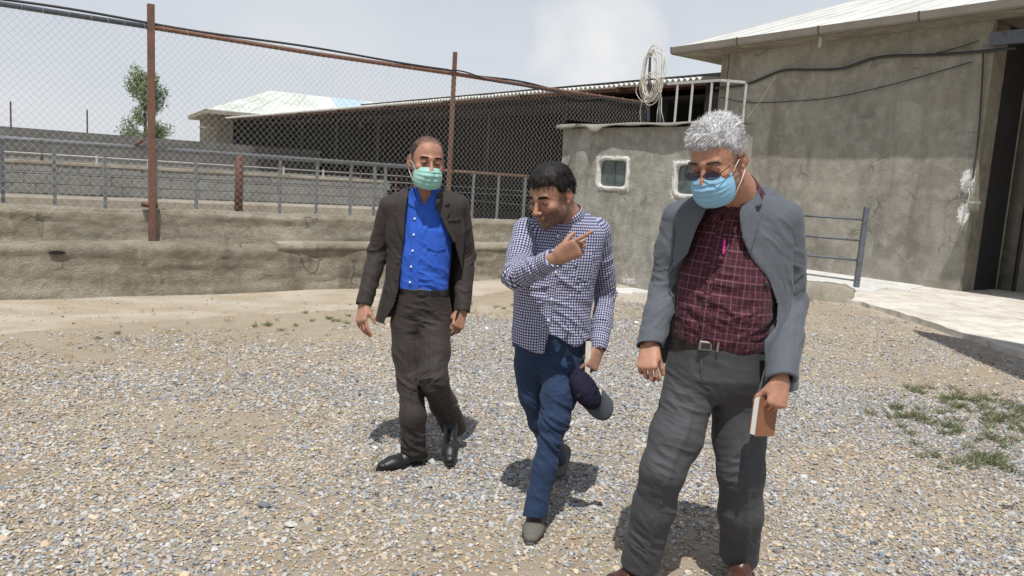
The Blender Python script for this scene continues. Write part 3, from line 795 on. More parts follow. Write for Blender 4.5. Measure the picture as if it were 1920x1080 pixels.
cx_ = ((AA[:-1, :-1] + AA[1:, 1:]) / 2).ravel(); cz_ = ((ZZ_[:-1, :-1] + ZZ_[1:, 1:]) / 2).ravel()
kp = np.ones(len(cx_), bool)
for (c, z, a_, b_) in openings: kp &= ~((np.abs(cx_ - c) < a_ + 0.01) & (np.abs(cz_ - z) < b_ + 0.01))
HV = np.stack([hA.x + DH.x * AA + NH.x * rough_, hA.y + DH.y * AA + NH.y * rough_, ZZ_], -1).reshape(-1, 3)
HW = mesh_np('front_wall', HV, FH[kp], M['hut_front'], hut, True)
wz = ZZ_.ravel(); wa = AA.ravel(); wsh = np.zeros(len(wa))
for (c, z, a_, b_) in openings: wsh = np.maximum(wsh, 0.85 * np.exp(-(np.maximum(0, np.maximum(np.abs(wa - c) - a_ - .04, np.abs(wz - z) - b_ - .04)) / .05)**2)); wsh = np.maximum(wsh, 0.5 * np.exp(-((wa - c) / a_)**2 - ((wz - z + b_ + .13) / .12)**2))
for (px, py, ra_, rz2, st_) in ((1172, 475, .22, .5, .5), (1178, 525, .4, .16, .7), (1135, 396, .12, .05, .4), (1230, 392, .1, .06, .4)):
    q = hp_(px, py); wsh = np.maximum(wsh, st_ * np.exp(-((wa - (q - hA).dot(DH)) / ra_)**2 - ((wz - q.z) / rz2)**2))
setattr_np(HW, 'wash', wsh)
bd = 0.75
mb = MB(); mb.box(hA + DH * 0.05 - NH * (bd / 2 + 0.02) + V(0, 0, hz_top / 2), (0.06, bd / 2, hz_top / 2), (DH, NH, V(0, 0, 1)))
mb.box(hB - DH * 0.05 - NH * (bd / 2 + 0.02) + V(0, 0, hz_top / 2), (0.06, bd / 2, hz_top / 2), (DH, NH, V(0, 0, 1)))
mb.box((hA + hB) / 2 - NH * (bd + 0.05) + V(0, 0, hz_top / 2), (LH / 2, 0.06, hz_top / 2), (DH, NH, V(0, 0, 1)))
mb.build('side_walls', M['hut_cement'], hut)
for (c, z, a_, b_) in openings:
    cc = hA + DH * c + V(0, 0, z)
    # hand-painted whitewash surround: wobbly rounded ring
    ring_o, ring_i = [], []
    for t in np.linspace(0, 2 * math.pi, 61)[:-1]:
        ct_, st_ = math.cos(t), math.sin(t); k4 = (abs(ct_)**8 + abs(st_)**8) ** (-1 / 8)
        w1_ = 0.05 + 0.013 * math.sin(t * 7 + c) + random.uniform(-.008, .008)
        ring_i.append(cc + DH * (ct_ * k4 * (a_ - 0.005)) + V(0, 0, st_ * k4 * (b_ - 0.005)))
        ring_o.append(cc + DH * (ct_ * k4 * (a_ + w1_)) + V(0, 0, st_ * k4 * (b_ + w1_)))
    vv = []; ff = []; n60 = 60
    for q in range(n60): vv += [ring_i[q] - NH * 0.09, ring_i[q] + NH * 0.014, ring_i[q] * 0.4 + ring_o[q] * 0.6 + NH * 0.018, ring_o[q] + NH * 0.01, ring_o[q] - NH * 0.02]
    for q in range(n60):
        a = q * 5; b = ((q + 1) % n60) * 5
        for j in range(4): ff.append((a + j, a + j + 1, b + j + 1, b + j))
    fr = mesh_np('window', [tuple(v) for v in vv], ff, M['whitewash'], hut, True)
    MB().box(cc - NH * 0.07, (a_, 0.01, b_), (DH, NH, V(0, 0, 1))).build('pane', M['glass_dark'], fr)
    MB().box(cc - NH * 0.052 + DH * 0.0, (0.006, 0.006, b_), (DH, NH, V(0, 0, 1))).build('glazing_bar', M['pipe_dark'], fr)
# sheet roof with ragged, sagging front edge
rv = []; nseg = 60; dr = [0.0] * (nseg + 1)
for i in range(nseg + 1):
    x = -0.07 + (LH + 0.12) * i / nseg
    zt = hz_top + 0.03 + 0.008 * math.sin(x * 5)
    fx = (hp_(1125, 240) - hA).dot(DH)
    dp = 0.045 + 0.012 * math.sin(x * 9) + 0.03 * max(0, math.sin(x * 2.0 + 1.2)) + max(0, 0.12 - 0.7 * abs(x - fx))
    p0 = hA + DH * x - NH * (bd + .1) + V(0, 0, zt + 0.05); p1 = hA + DH * x + NH * 0.09 + V(0, 0, zt); p2 = hA + DH * x + NH * (0.11 + dp * .3) + V(0, 0, zt - dp)
    rv += [p0, p1, p2, p2 - NH * 0.01, p1 - NH * 0.02 - V(0, 0, 0.02), p0 - V(0, 0, 0.02)]
rf = []
for i in range(nseg):
    a = i * 6; b = a + 6
    for j in range(5): rf.append((a + j, a + j + 1, b + j + 1, b + j))
mesh_np('roof_sheet', [tuple(v) for v in rv], rf, M['mortar'], hut, True)
# roof railing on the hut
rl = empty('roof_railing', hp_(1320, 232)); props(rl, 'pale grey welded railing standing on the hut roof beside the barn', 'railing')
off = -0.25
def hr(px, py): return onplane(px, py, hA + NH * off, NH)
def hs_side(px, py): return onplane(px, py, hB - DH * 0.03, DH)
tl, tr = hr(1252, 153), hr(1350, 155)
zt = (tl.z + tr.z) / 2; tl.z = tr.z = zt; te = hs_side(1397, 156); te.z = zt
MB().bar(tl, tr, 0.035).build('top_rail', M['paint_grey'], rl); MB().bar(tr, te, 0.035).build('top_rail', M['paint_grey'], rl)
for px in (1268, 1296, 1332, 1362, 1396):
    q = hr(px, 190) if px < 1350 else hs_side(px, 190); MB().bar(V(q.x, q.y, hz_top - .06), V(q.x, q.y, zt - 0.015), 0.03).build('post', M['paint_grey'], rl)

# bent pole with the coil of white cable
pb = hr(1217, 230); pt_ = hr(1218, 130)
pole = [V(pb.x, pb.y, hz_top - 0.1), hr(1216, 180), hr(1218, 130), hr(1219, 108), hr(1226, 92)]
props(MB().tube(pole, [0.024, 0.024, 0.022, 0.018, 0.012], 8).build('bent_pole', M['pipe_dark'], None, True), 'thin dark bent iron pole on the hut roof holding the cable coil', 'pole')
p2 = hr(1240, 230); props(MB().tube([V(p2.x, p2.y, hz_top - .1), hr(1236, 172)], 0.022, 8).build('short_pole', M['pipe_dark'], None, True), 'short dark iron pole on the hut roof just right of the bent pole', 'pole')
mb = MB(); ctr_ = hr(1228, 138) + NH * 0.05
px2m = (hr(1260, 138) - hr(1220, 138)).length / 40
for i in range(20):
    lo_ = i % 3 == 0
    a_ = px2m * random.uniform(9, 23); b_ = px2m * (random.uniform(12, 22) if lo_ else random.uniform(28, 42)); dx = random.uniform(-5, 5) * px2m; dz = (random.uniform(-26, -14) if lo_ else random.uniform(-9, 3)) * px2m; ph = random.uniform(0, 6)
    mb.tube([ctr_ + DH * (dx + a_ * math.cos(t) * (1 + .08 * math.sin(3 * t + ph))) + V(0, 0, dz + b_ * math.sin(t) * (1 + .05 * math.sin(2 * t + ph))) + NH * (0.02 * math.sin(2 * t + ph) + i * .003) for t in np.linspace(0, 6.2832, 30)[:-1]], 0.005, 5, closed=True)
for px0, px1 in ((1206, 1202), (1214, 1216), (1236, 1246), (1247, 1232)):
    a = hr(px0, 150) + NH * .04; b = hr(px1, 229)
    mb.tube([a, a.lerp(b, .4) + DH * random.uniform(-.05, .05), a.lerp(b, .75) + DH * random.uniform(-.04, .04), V(b.x, b.y, hz_top + .04)], 0.0065, 5)
props(mb.build('cable_coil', M['white_cable'], None, True), 'tangled coil of off white cable hanging on the bent pole', 'cable')

# ================================================================== barn at right
C0 = G(1800, 546, 0.07); C0.z = 0
def bw_(px, py, off=0.0): return onplane(px, py, C0 + N2 * off, N2)
tz = bw_(1838, 42).z
Lf = 0
while 960 + FPX * (C0 + D2 * Lf).x / (C0 + D2 * Lf).y > 1345 - 0: Lf += 0.05
Lf += 0.25
print('barn corner', C0, 'top', tz, 'len', Lf)
barn = empty('barn', C0); props(barn, 'large cement walled barn with hipped metal roof and dark doorway', 'barn')
hx = np.arange(0, Lf + 0.01, 0.06); hzz = np.arange(-0.05, tz + 0.05, 0.06)
AA, ZZ_ = np.meshgrid(hx, hzz, indexing='ij')
rg_ = 0.018 * fbm(np.stack([AA * 0.8, ZZ_ * 0.8, AA * 0 + 5], -1), 4) + 0.005 * fbm(np.stack([AA * 6, ZZ_ * 6, AA * 0 + 2], -1), 3) + 0.05 * np.clip(1 - ZZ_ / 0.5, 0, 1)**2 * (1 + fbm(np.stack([AA * 2, ZZ_ * 2, AA * 0], -1), 3))
rg_ += 0.02 * np.clip((1.9 - ZZ_) / 0.15, 0, 1)
ncol, nrow = AA.shape; idh = np.arange(ncol * nrow).reshape(ncol, nrow)
FH = np.stack([idh[:-1, :-1], idh[:-1, 1:], idh[1:, 1:], idh[1:, :-1]], -1).reshape(-1, 4)
HV = np.stack([C0.x + D2.x * AA + N2.x * rg_, C0.y + D2.y * AA + N2.y * rg_, ZZ_], -1).reshape(-1, 3)
bwl = mesh_np('front_wall', HV, FH, M['barn_front'], barn, True)
wsh = np.zeros(AA.size)
for (px, py, ra_, rz2, st_) in ((1816, 340, .2, .3, 1.0), (1808, 402, .15, .3, 1.0), (1790, 350, .12, .5, .45)):
    q = bw_(px, py); wsh = np.maximum(wsh, st_ * np.exp(-((AA.ravel() - (q - C0).dot(D2)) / ra_)**2 - ((ZZ_.ravel() - q.z) / rz2)**2))
setattr_np(bwl, 'wash', wsh)
Dr = D1                                        # return walls go this way
cb = C0 + D2 * Lf
MB().prism([cb - N2 * 0.02, cb - N2 * 8, cb - N2 * 8 + D2 * .2, cb + D2 * 0.2 - N2 * 0.02], (0, 0, tz)).build('side_wall', M['cement'], barn)
# return beside the doorway, doorway recess, door
rt_ = 0.5
mb = MB(); mb.prism([C0 - D2 * 0.02 - N2 * 0.01 + N2 * 0.03, C0 - D2 * 0.02 - N2 * rt_, C0 + D2 * 0.3 - N2 * rt_, C0 + D2 * 0.3 - N2 * 0.04, ], (0, 0, tz)); mb.build('door_return', M['cement'], barn, bevel=0.03, seg=2)
dz0 = bw_(1880, 100).z
w0_ = C0 - N2 * rt_
MB().prism([w0_ + D2 * 0.0 - N2 * 0.9, w0_ - D2 * 7 - N2 * 0.9, w0_ - D2 * 7 - N2 * 1.1, w0_ - N2 * 1.1], (0, 0, tz)).build('recess_wall', M['cement'], barn)
MB().prism([w0_ + D2 * 0.15, w0_ + D2 * 0.15 - N2 * 1.0, w0_ - N2 * 1.0, w0_], (0, 0, tz)).build('recess_side_shade', M['door'], barn)  # side wall of the recess, its shade painted near black
dd0 = w0_ - N2 * 0.9
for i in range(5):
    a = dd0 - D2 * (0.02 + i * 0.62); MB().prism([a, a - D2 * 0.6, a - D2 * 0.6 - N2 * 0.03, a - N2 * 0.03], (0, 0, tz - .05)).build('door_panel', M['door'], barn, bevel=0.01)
for i in range(6):
    a = dd0 - D2 * (0.33 + i * 0.62) + N2 * 0.03; MB().bar(a, a + V(0, 0, tz - .06), 0.05).build('door_bar', M['door'], barn)
# roof: fascia, gutter, soffit, hipped sheets
ovx = 0.6; 
eA = C0 - D2 * 9 + N2 * ovx; eB = C0 + D2 * (Lf + 1.15) + N2 * ovx; eC = C0 + D2 * (Lf + 1.15) - N2 * 10; eD = C0 - D2 * 9 - N2 * 10
for q in (eA, eB, eC, eD): q.z = tz
mb = MB(); mb.prism([eA, eB, eC, eD], (0, 0, 0.12)); mb.build('soffit', M['cement'], barn)
gm = flat('gutter', (0.22, 0.2, 0.17), 0.6, 0, 0.25, 3)
pts_ = []
gl = 2.0; s = 0.0; tot = (eB - eA).length
while s < tot - 0.01:
    l_ = min(gl, tot - s); a = eA + (eB - eA).normalized() * (s + 0.006); b = eA + (eB - eA).normalized() * (s + l_ - 0.006)
    m_ = MB(); up_ = V(0, 0, 1); pr_ = [(0, 0.06), (0.0, -0.02), (0.05, -0.055), (0.11, -0.03), (0.13, 0.1), (0.115, 0.1), (0.1, -0.015), (0.05, -0.035), (0.012, -0.01), (0.012, 0.06)]
    m_.prism([a + N2 * x + up_ * (z + 0.06) for x, z in pr_], b - a); m_.build('gutter', gm, barn)
    MB().prism([b + N2 * (x * 1.08 - 0.004) + up_ * (z * 1.1 + 0.06) for x, z in pr_], (b - a).normalized() * 0.03).build('gutter_joint', M['rust_dark'], barn)
    s += gl
# gutter along the end
a, b = eB, eC
MB().prism([a + D2 * x + up_ * (z + 0.06) for x, z in [(0, 0.06), (0.0, -0.02), (0.05, -0.055), (0.11, -0.03), (0.13, 0.1), (0.115, 0.1), (0.1, -0.015), (0.05, -0.035), (0.012, 0.06)]], b - a).build('gutter', gm, barn)
sp = bw_(1540, 62, ovx - 0.05); MB().tube([V(sp.x, sp.y, tz + 0.05), V(sp.x, sp.y, tz - 0.22)], 0.035, 10).build('downspout', M['paint_grey'], barn, True)
br = MT('barn_roof'); p = br.pos(); n1 = br.noise(p, 1.2, 6, 0.6)
M['barn_roof'] = br.fin(br.mix(br.ramp(n1, [(0.35, 0.0), (0.65, 1.0)]), (0.55, 0.555, 0.52), (0.68, 0.68, 0.65)), 0.5, 0.0)
hh = 2.3
hipA = C0 + D2 * (Lf - 4.2) - N2 * 4.6 + V(0, 0, tz + hh); hipB = C0 - D2 * 4 - N2 * 4.6 + V(0, 0, tz + hh)
e_ = [V(q.x, q.y, tz + 0.13) for q in (eA, eB, eC, eD)]
panel_strips(e_[1], e_[0], hipA, hipB, 22, 'roof_panel', [M['barn_roof']], barn, 0.02, 0.04)
panel_strips(e_[2], e_[1], hipA, hipA, 10, 'roof_panel', [M['barn_roof']], barn, 0.02, 0.04)
panel_strips(e_[3], e_[2], hipB, hipA, 16, 'roof_panel', [M['barn_roof']], barn, 0.02, 0.04)

# lintel beam over the doorway
MB().bar(bw_(1858, 74, 0.05), C0 - D2 * 6 + N2 * 0.05 + V(0, 0, bw_(1858, 74, 0.05).z), 0.12, 0.22).build('door_beam', M['pipe_dark'], barn)
# cables on the barn wall
def wcable(name, pts_, r_, lb, mt=M['rubber'], off=0.06):
    q = [bw_(a, b, off) for a, b in pts_]
    qs = []
    for i in range(len(q) - 1):
        for t in np.linspace(0, 1, 6)[:-1]:
            p0, p1, p2, p3 = q[max(i - 1, 0)], q[i], q[i + 1], q[min(i + 2, len(q) - 1)]
            qs.append(0.5 * ((2 * p1) + (p2 - p0) * t + (2 * p0 - 5 * p1 + 4 * p2 - p3) * t * t + (-p0 + 3 * p1 - 3 * p2 + p3) * t**3))
    qs.append(q[-1])
    props(MB().tube(qs, r_, 6).build(name, mt, None, True), lb, 'cable', 'cables on the barn wall')
wcable('wall_cable', [(1342, 165), (1400, 158), (1465, 133), (1520, 131), (1580, 128), (1650, 107), (1750, 103), (1835, 97), (1905, 90)], 0.028, 'thick black cable strung across the upper barn wall')
wcable('wall_cable', [(1340, 180), (1400, 192), (1480, 190), (1560, 183), (1650, 164), (1740, 140), (1822, 116)], 0.011, 'thin dark cable sagging below the thick one on the barn wall')
wcable('wall_cable', [(1755, 100), (1800, 88), (1836, 76)], 0.01, 'short thin cable rising to the barn corner')
wcable('wall_cable', [(1400, 222), (1430, 182), (1455, 142)], 0.006, 'thin pale wire slanting up from the roof railing to the black cable', M['white_cable'], 0.1)
wcable('wall_cable', [(1844, 95), (1840, 180), (1834, 260), (1824, 335)], 0.016, 'black cable running down the barn corner to the switch', M['rubber'], 0.05)
# switch on the corner with whitewash dabs
sb = bw_(1819, 345, 0.03)
swt = empty('light_switch', sb); props(swt, 'small wall switch with loose wires on the whitewashed barn corner', 'switch')
MB().box(sb + N2 * 0.04, (0.07, 0.03, 0.05), (D2, N2, V(0, 0, 1))).build('switch_box', M['paint_grey'], swt, bevel=0.008)
MB().box(sb + N2 * 0.04 + V(0, 0, -0.32) - D2 * 0.12, (0.12, 0.012, 0.02), (D2, N2, V(0, 0, 1))).build('bracket', M['paint_grey'], swt)
MB().tube([sb + N2 * 0.05 + V(0, 0, -0.04), sb + N2 * 0.08 - D2 * 0.05 + V(0, 0, -0.2), sb + N2 * 0.06 - D2 * 0.02 + V(0, 0, -0.5), sb + N2 * 0.05 + D2 * 0.03 + V(0, 0, -0.75)], 0.009, 6).build('loose_wire', M['paint_grey'], swt, True)

# curb, white spill and short fence panel
cu = MB(); a = G(1440, 548, 0.28); 
u0, u1 = G(1470, 518, 0.3), G(1602, 536, 0.27)
dcu = V(u1.x - u0.x, u1.y - u0.y, 0).normalized(); ncu = V(dcu.y, -dcu.x, 0); ncu = ncu if ncu.y < 0 else -ncu
cv = []
for s in np.linspace(0, 1, 24):
    c = u0.lerp(u1, s); c.z = 0; tp = 0.27 + random.uniform(-.012, .012) - 0.06 * max(0, s - .85) / .15
    cv.append([c + ncu * (0.2 + random.uniform(-.02, .02)) + V(0, 0, 0.0), c + ncu * 0.17 + V(0, 0, tp - .03), c + ncu * 0.12 + V(0, 0, tp), c - ncu * 0.12 + V(0, 0, tp), c - ncu * 0.16 + V(0, 0, 0)])
vv = [q for r_ in cv for q in r_]; ff = []
for i in range(23):
    for j in range(4): ff.append((i * 5 + j, i * 5 + j + 1, i * 5 + 6 + j, i * 5 + 5 + j))
ff.append((4, 3, 2, 1, 0)); ff.append(tuple(23 * 5 + j for j in range(5)))
props(mesh_np('curb', [tuple(v) for v in vv], ff, M['lip'], None, True), 'low rough concrete curb under the short iron fence', 'curb')
sfp = G(1606, 533, 0.2)
sf_ = empty('short_fence', sfp); props(sf_, 'short dark iron fence with three rails beside the barn wall', 'fence')
tp_ = P(1624, 388, sfp.y); tp_.x = sfp.x + 0.03
hgt = tp_.z
MB().bar(sfp + V(0, 0, -.05), V(sfp.x + 0.02, sfp.y, hgt), 0.085, 0.06).build('post', M['pipe_dark'], sf_, bevel=0.006)
for (pxl, pyl), (pxr, pyr) in (((1505, 400), (1620, 412)), ((1505, 436), (1615, 451)), ((1505, 474), (1611, 488))):
    r1 = P(pxr, pyr, sfp.y); dl = -dcu; q = onplane(pxl - 60, pyl - 4, sfp, ncu)
    q.z = r1.z - 0.0
    MB().tube([V(sfp.x, sfp.y, r1.z), V(q.x, q.y, r1.z)], 0.02, 8).build('rail', M['pipe_dark'], sf_, True)
MB().tube([sfp + V(0, 0, 0.06), V(q.x, q.y, 0.3)], 0.016, 8).build('rail', M['pipe'], sf_, True)
# spilled lime on the pad
lv = MB(); m_ = MB()
lx = [G(a, b, 0.074) for a, b in ((1500, 494), (1560, 497), (1600, 502), (1640, 515), (1690, 518), (1712, 527), (1735, 536), (1700, 546), (1655, 540), (1640, 548), (1600, 545), (1560, 535), (1500, 525))]
def wob(poly, n=6, a_=0.05):
    o_ = []
    for p0, p1 in zip(poly, poly[1:] + poly[:1]):
        for i in range(n):
            q = p0.lerp(p1, i / n); o_.append(q + V(random.uniform(-a_, a_), random.uniform(-a_, a_), 0))
    return o_
lv.prism([q - V(0, 0, 0.02) for q in wob(lx)], (0, 0, 0.028))
props(lv.build('spilled_lime', M['whitewash'], None), 'bright white lime spilled on the ground at the foot of the barn wall', 'lime')
lv = MB(); lx = [G(a, b, 0.0) for a, b in ((1140, 545), (1150, 530), (1175, 528), (1205, 536), (1235, 538), (1230, 549), (1190, 553), (1160, 551))]
lv.prism([q - V(0, 0, 0.02) for q in wob(lx, 6, 0.06)], (0, 0, 0.045))
props(lv.build('spilled_lime', M['whitewash'], None), 'small patch of white lime on the ground at the foot of the hut', 'lime')

# unseen flat roof added outside the view to cast a shadow across the pad
def canopy(pts_, z, name, lb, posts):
    t = empty(name, (pts_[0][0], pts_[0][1], 0)); props(t, lb, 'shadow caster')
    MB().prism([V(x, y, z) for x, y in pts_], (0, 0, 0.08)).build('roof_sheet', M['corr'], t)
    for x, y in posts: MB().bar(V(x, y, 0), V(x, y, z), 0.12).build('post', M['rust_dark'], t)
def sh_src(px, py, z):      # where a roof at height z must be to shade that spot of ground
    g = G(px, py, 0.03); return (g.x + sun_to.x / sun_to.z * z, g.y + sun_to.y / sun_to.z * z)
canopy([sh_src(1712, 613, 5.2), sh_src(1725, 625, 5.2), sh_src(1920, 708, 5.2), sh_src(2300, 900, 5.2), sh_src(2300, 740, 5.2), sh_src(1920, 652, 5.2)], 5.2, 'shadow_roof', 'unseen narrow metal roof on posts, added to cast the shadow on the pad', [sh_src(2250, 850, 5.2), sh_src(2250, 760, 5.2)])
zp = bw_(1858, 74, 0.05).z + .15
MB().prism([q + V(0, 0, zp) for q in (C0 - D2 * 1.1 - N2 * .45, C0 - D2 * 7 - N2 * .45, C0 - D2 * 7 + N2 * 1.3, C0 - D2 * 1.1 + N2 * 1.3)], (0, 0, .1)).build('porch_slab', M['cement'], barn)
MB().bar(C0 - D2 * 6.9 + N2 * 1.2, C0 - D2 * 6.9 + N2 * 1.2 + V(0, 0, zp), .12).build('porch_post', M['door'], barn)

# ================================================================== weeds, stones, twig
M['weed'] = flat('weed', (0.25, 0.27, 0.15), 0.8, 0, 0.4, 30)
M['straw'] = flat('straw', (0.42, 0.33, 0.18), 0.8, 0, 0.3, 30)
def weeds(name, spots, lb, mat, hmax=0.07, per=26):
    vv, ff = [], []
    for (px, py, rx, n_) in spots:
        c = G(px, py)
        for i in range(int(n_ * .6) + 1):
            x = c.x + random.gauss(0, rx); y = c.y + random.gauss(0, rx * .8)
            for k in range(per):
                a = random.uniform(0, 6.28); l_ = random.uniform(0.02, hmax); w_ = random.uniform(0.0012, 0.003)
                q0 = V(x + random.gauss(0, .014), y + random.gauss(0, .014), 0); q1 = q0 + V(math.cos(a) * l_ * .8, math.sin(a) * l_ * .8, l_ * random.uniform(.3, 1.0))
                sd_ = V(-math.sin(a), math.cos(a), 0) * w_; b = len(vv)
                vv += [q0 - sd_ * .5, q0 + sd_ * .5, (q0 + q1) / 2 + sd_ + V(0, 0, .006), q1, (q0 + q1) / 2 - sd_ + V(0, 0, .006)]; ff.append((b, b + 1, b + 2, b + 3, b + 4))
    o = mesh_np(name, np.array([tuple(v) for v in vv]), ff, mat); props(o, lb, 'weeds', kind='stuff')
weeds('weeds', [(1800, 745, .18, 30), (1860, 765, .2, 36), (1730, 790, .12, 14), (1790, 800, .2, 30), (1880, 800, .18, 26), (1910, 790, .1, 14), (1810, 865, .14, 24), (1850, 870, .1, 14), (1715, 735, .06, 5), (1700, 770, .06, 6), (1810, 830, .2, 10)], 'low grey green weeds growing through the gravel at right', M['weed'], 0.085)
weeds('weeds', [(930, 575, .3, 14), (640, 600, .2, 9), (560, 610, .25, 7), (480, 612, .2, 4), (190, 632, .1, 3), (1520, 565, .08, 2), (700, 600, .3, 6)], 'sparse green weeds along the dirt strip by the low wall', M['weed'], 0.05)
weeds('dry_straw', [(1820, 790, .5, 60), (200, 650, .9, 60), (420, 640, .9, 60), (930, 590, .6, 50), (300, 800, .9, 50), (1100, 800, .8, 40)], 'bits of dry straw scattered over the gravel', M['straw'], 0.06, 5)
def rock(px, py, r_, mat, lb, name='stone', fl=0.4):
    c = G(px, py); bm = bmesh.new(); bmesh.ops.create_icosphere(bm, subdivisions=2, radius=1)
    for v in bm.verts:
        v.co *= 1 + random.uniform(-.2, .2); v.co = Vector((v.co.x * r_ * 1.3, v.co.y * r_, v.co.z * r_ * fl))
    me = bpy.data.meshes.new(name); bm.to_mesh(me); bm.free(); o = link(name, me, mat); o.location = c + V(0, 0, r_ * fl * .6); props(o, lb, 'stone', 'larger stones lying in the gravel')
M['pale_stone'] = flat('pale_stone', (0.5, 0.45, 0.36), 0.9, 0, 0.2, 30, bump=.4)
M['dark_stone'] = flat('dark_stone', (0.16, 0.17, 0.19), 0.9, 0, 0.2, 30, bump=.4)
rock(957, 761, 0.035, M['pale_stone'], 'flat pale tan stone on the gravel between the two men at left')
rock(545, 985, 0.022, M['whitewash'], 'small white stone in the gravel at lower left')
rock(495, 950, 0.022, M['dark_stone'], 'dark grey stone in the gravel at lower left', fl=.6)
tw = [G(1875, 955, .012), G(1888, 951, .02), G(1900, 948, .016), G(1903, 940, .012)]
props(MB().tube(tw, [0.005, 0.006, 0.006, 0.004], 6).build('twig', M['bark'], None, True), 'short brown twig on the gravel at lower right', 'twig')
# ================================================================== volume modelling (bodies, clothes)
def nets(F, lo, h):
    """surface nets of a numpy volume; returns vertices, quads (outward)"""
    nx, ny, nz = F.shape
    ins = F < 0
    c = np.zeros((nx - 1, ny - 1, nz - 1), np.int8)
    for a in (0, 1):
        for b in (0, 1):
            for d in (0, 1): c += ins[a:nx - 1 + a, b:ny - 1 + b, d:nz - 1 + d]
    act = (c > 0) & (c < 8)
    ci = np.argwhere(act); idx = -np.ones(act.shape, np.int64); idx[act] = np.arange(len(ci))
    acc = np.zeros((len(ci), 3)); cnt = np.zeros(len(ci))
    for ax in range(3):
        o = [i for i in range(3) if i != ax]
        for u in (0, 1):
            for w in (0, 1):
                p = ci.copy(); p[:, o[0]] += u; p[:, o[1]] += w; q = p.copy(); q[:, ax] += 1
                f0 = F[p[:, 0], p[:, 1], p[:, 2]]; f1 = F[q[:, 0], q[:, 1], q[:, 2]]
                k = (f0 < 0) != (f1 < 0)
                t = np.zeros(len(ci)); t[k] = f0[k] / (f0[k] - f1[k])
                pt = p.astype(float); pt[:, ax] += t
                acc[k] += pt[k]; cnt[k] += 1
    v = acc / np.maximum(cnt, 1)[:, None] * h + lo
    quads = []
    for ax in range(3):
        o = [i for i in range(3) if i != ax]
        sl0 = [slice(1, -1)] * 3; sl0[ax] = slice(0, F.shape[ax] - 1)
        sl1 = [slice(1, -1)] * 3; sl1[ax] = slice(1, F.shape[ax])
        a = ins[tuple(sl0)]; b = ins[tuple(sl1)]; k = np.argwhere(a != b)
        if len(k) == 0: continue
        flip = a[k[:, 0], k[:, 1], k[:, 2]]
        base = k.copy(); base[:, o[0]] += 1; base[:, o[1]] += 1
        def at(du, dw):
            q = base.copy(); q[:, o[0]] -= du; q[:, o[1]] -= dw
            return idx[q[:, 0], q[:, 1], q[:, 2]]
        Q = np.stack([at(1, 1), at(0, 1), at(0, 0), at(1, 0)], -1)
        if ax == 1: flip = ~flip
        Q[~flip] = Q[~flip][:, ::-1]
        quads.append(Q)
    Q = np.concatenate(quads)
    Q = Q[(Q >= 0).all(1)]
    return v, Q
def relax(v, Q, n=2, lam=0.5):
    e = np.concatenate([Q[:, [0, 1]], Q[:, [1, 2]], Q[:, [2, 3]], Q[:, [3, 0]]])
    for _ in range(n):
        s = np.zeros_like(v); c = np.zeros(len(v))
        for a, b in ((0, 1), (1, 0)):
            for k in range(3): s[:, k] += np.bincount(e[:, a], v[e[:, b], k], len(v))
            c += np.bincount(e[:, a], minlength=len(v))
        v = v + lam * (s / np.maximum(c, 1)[:, None] - v)
    return v
def normals(v, Q):
    n = np.cross(v[Q[:, 2]] - v[Q[:, 0]], v[Q[:, 3]] - v[Q[:, 1]]); r = np.zeros_like(v)
    for j in range(4):
        for k in range(3): r[:, k] += np.bincount(Q[:, j], n[:, k], len(v))
    return r / (np.linalg.norm(r, axis=1, keepdims=True) + 1e-12)
A3 = lambda p: np.array([p[0], p[1], p[2]], float)
class Vol:
    def __init__(s, lo, hi, h):
        s.lo = A3(lo); s.h = h; n = np.ceil((A3(hi) - s.lo) / h).astype(int) + 1
        s.ax = [s.lo[i] + h * np.arange(n[i]) for i in range(3)]
        s.F = np.full(tuple(n), 1.0, np.float32)
    def like(s):
        o = Vol.__new__(Vol); o.lo, o.h, o.ax = s.lo, s.h, s.ax; o.F = s.F.copy(); return o
    def sub(s, bb, m):
        r = []
        for i in range(3):
            a = int(np.clip(np.floor((bb[0][i] - m - s.lo[i]) / s.h), 0, len(s.ax[i]))); b = int(np.clip(np.ceil((bb[1][i] + m - s.lo[i]) / s.h) + 1, 0, len(s.ax[i])))
            r.append(slice(a, b))
        return tuple(r)
    def pts(s, sl=None):
        sl = sl or (slice(None),) * 3
        return np.stack(np.meshgrid(s.ax[0][sl[0]], s.ax[1][sl[1]], s.ax[2][sl[2]], indexing='ij'), -1)
    def _do(s, prim, k, op):
        f, bb = prim; sl = s.sub(bb, k + 3 * s.h)
        if any(q.stop <= q.start for q in sl): return s
        d = f(s.pts(sl)).astype(np.float32); a = s.F[sl]
        if op == 'add':
            if k > 0: hh_ = np.clip(0.5 + 0.5 * (a - d) / k, 0, 1); s.F[sl] = a * (1 - hh_) + d * hh_ - k * hh_ * (1 - hh_)
            else: s.F[sl] = np.minimum(a, d)
        else:
            d = -d
            if k > 0: hh_ = np.clip(0.5 - 0.5 * (a - d) / k, 0, 1); s.F[sl] = a * (1 - hh_) + d * hh_ + k * hh_ * (1 - hh_)
            else: s.F[sl] = np.maximum(a, d)
        return s
    def add(s, prim, k=0.0): return s._do(prim, k, 'add')
    def cut(s, prim, k=0.0): return s._do(prim, k, 'cut')
    def mesh(s, n=2):
        v, Q = nets(s.F, s.lo, s.h); return relax(v, Q, n), Q
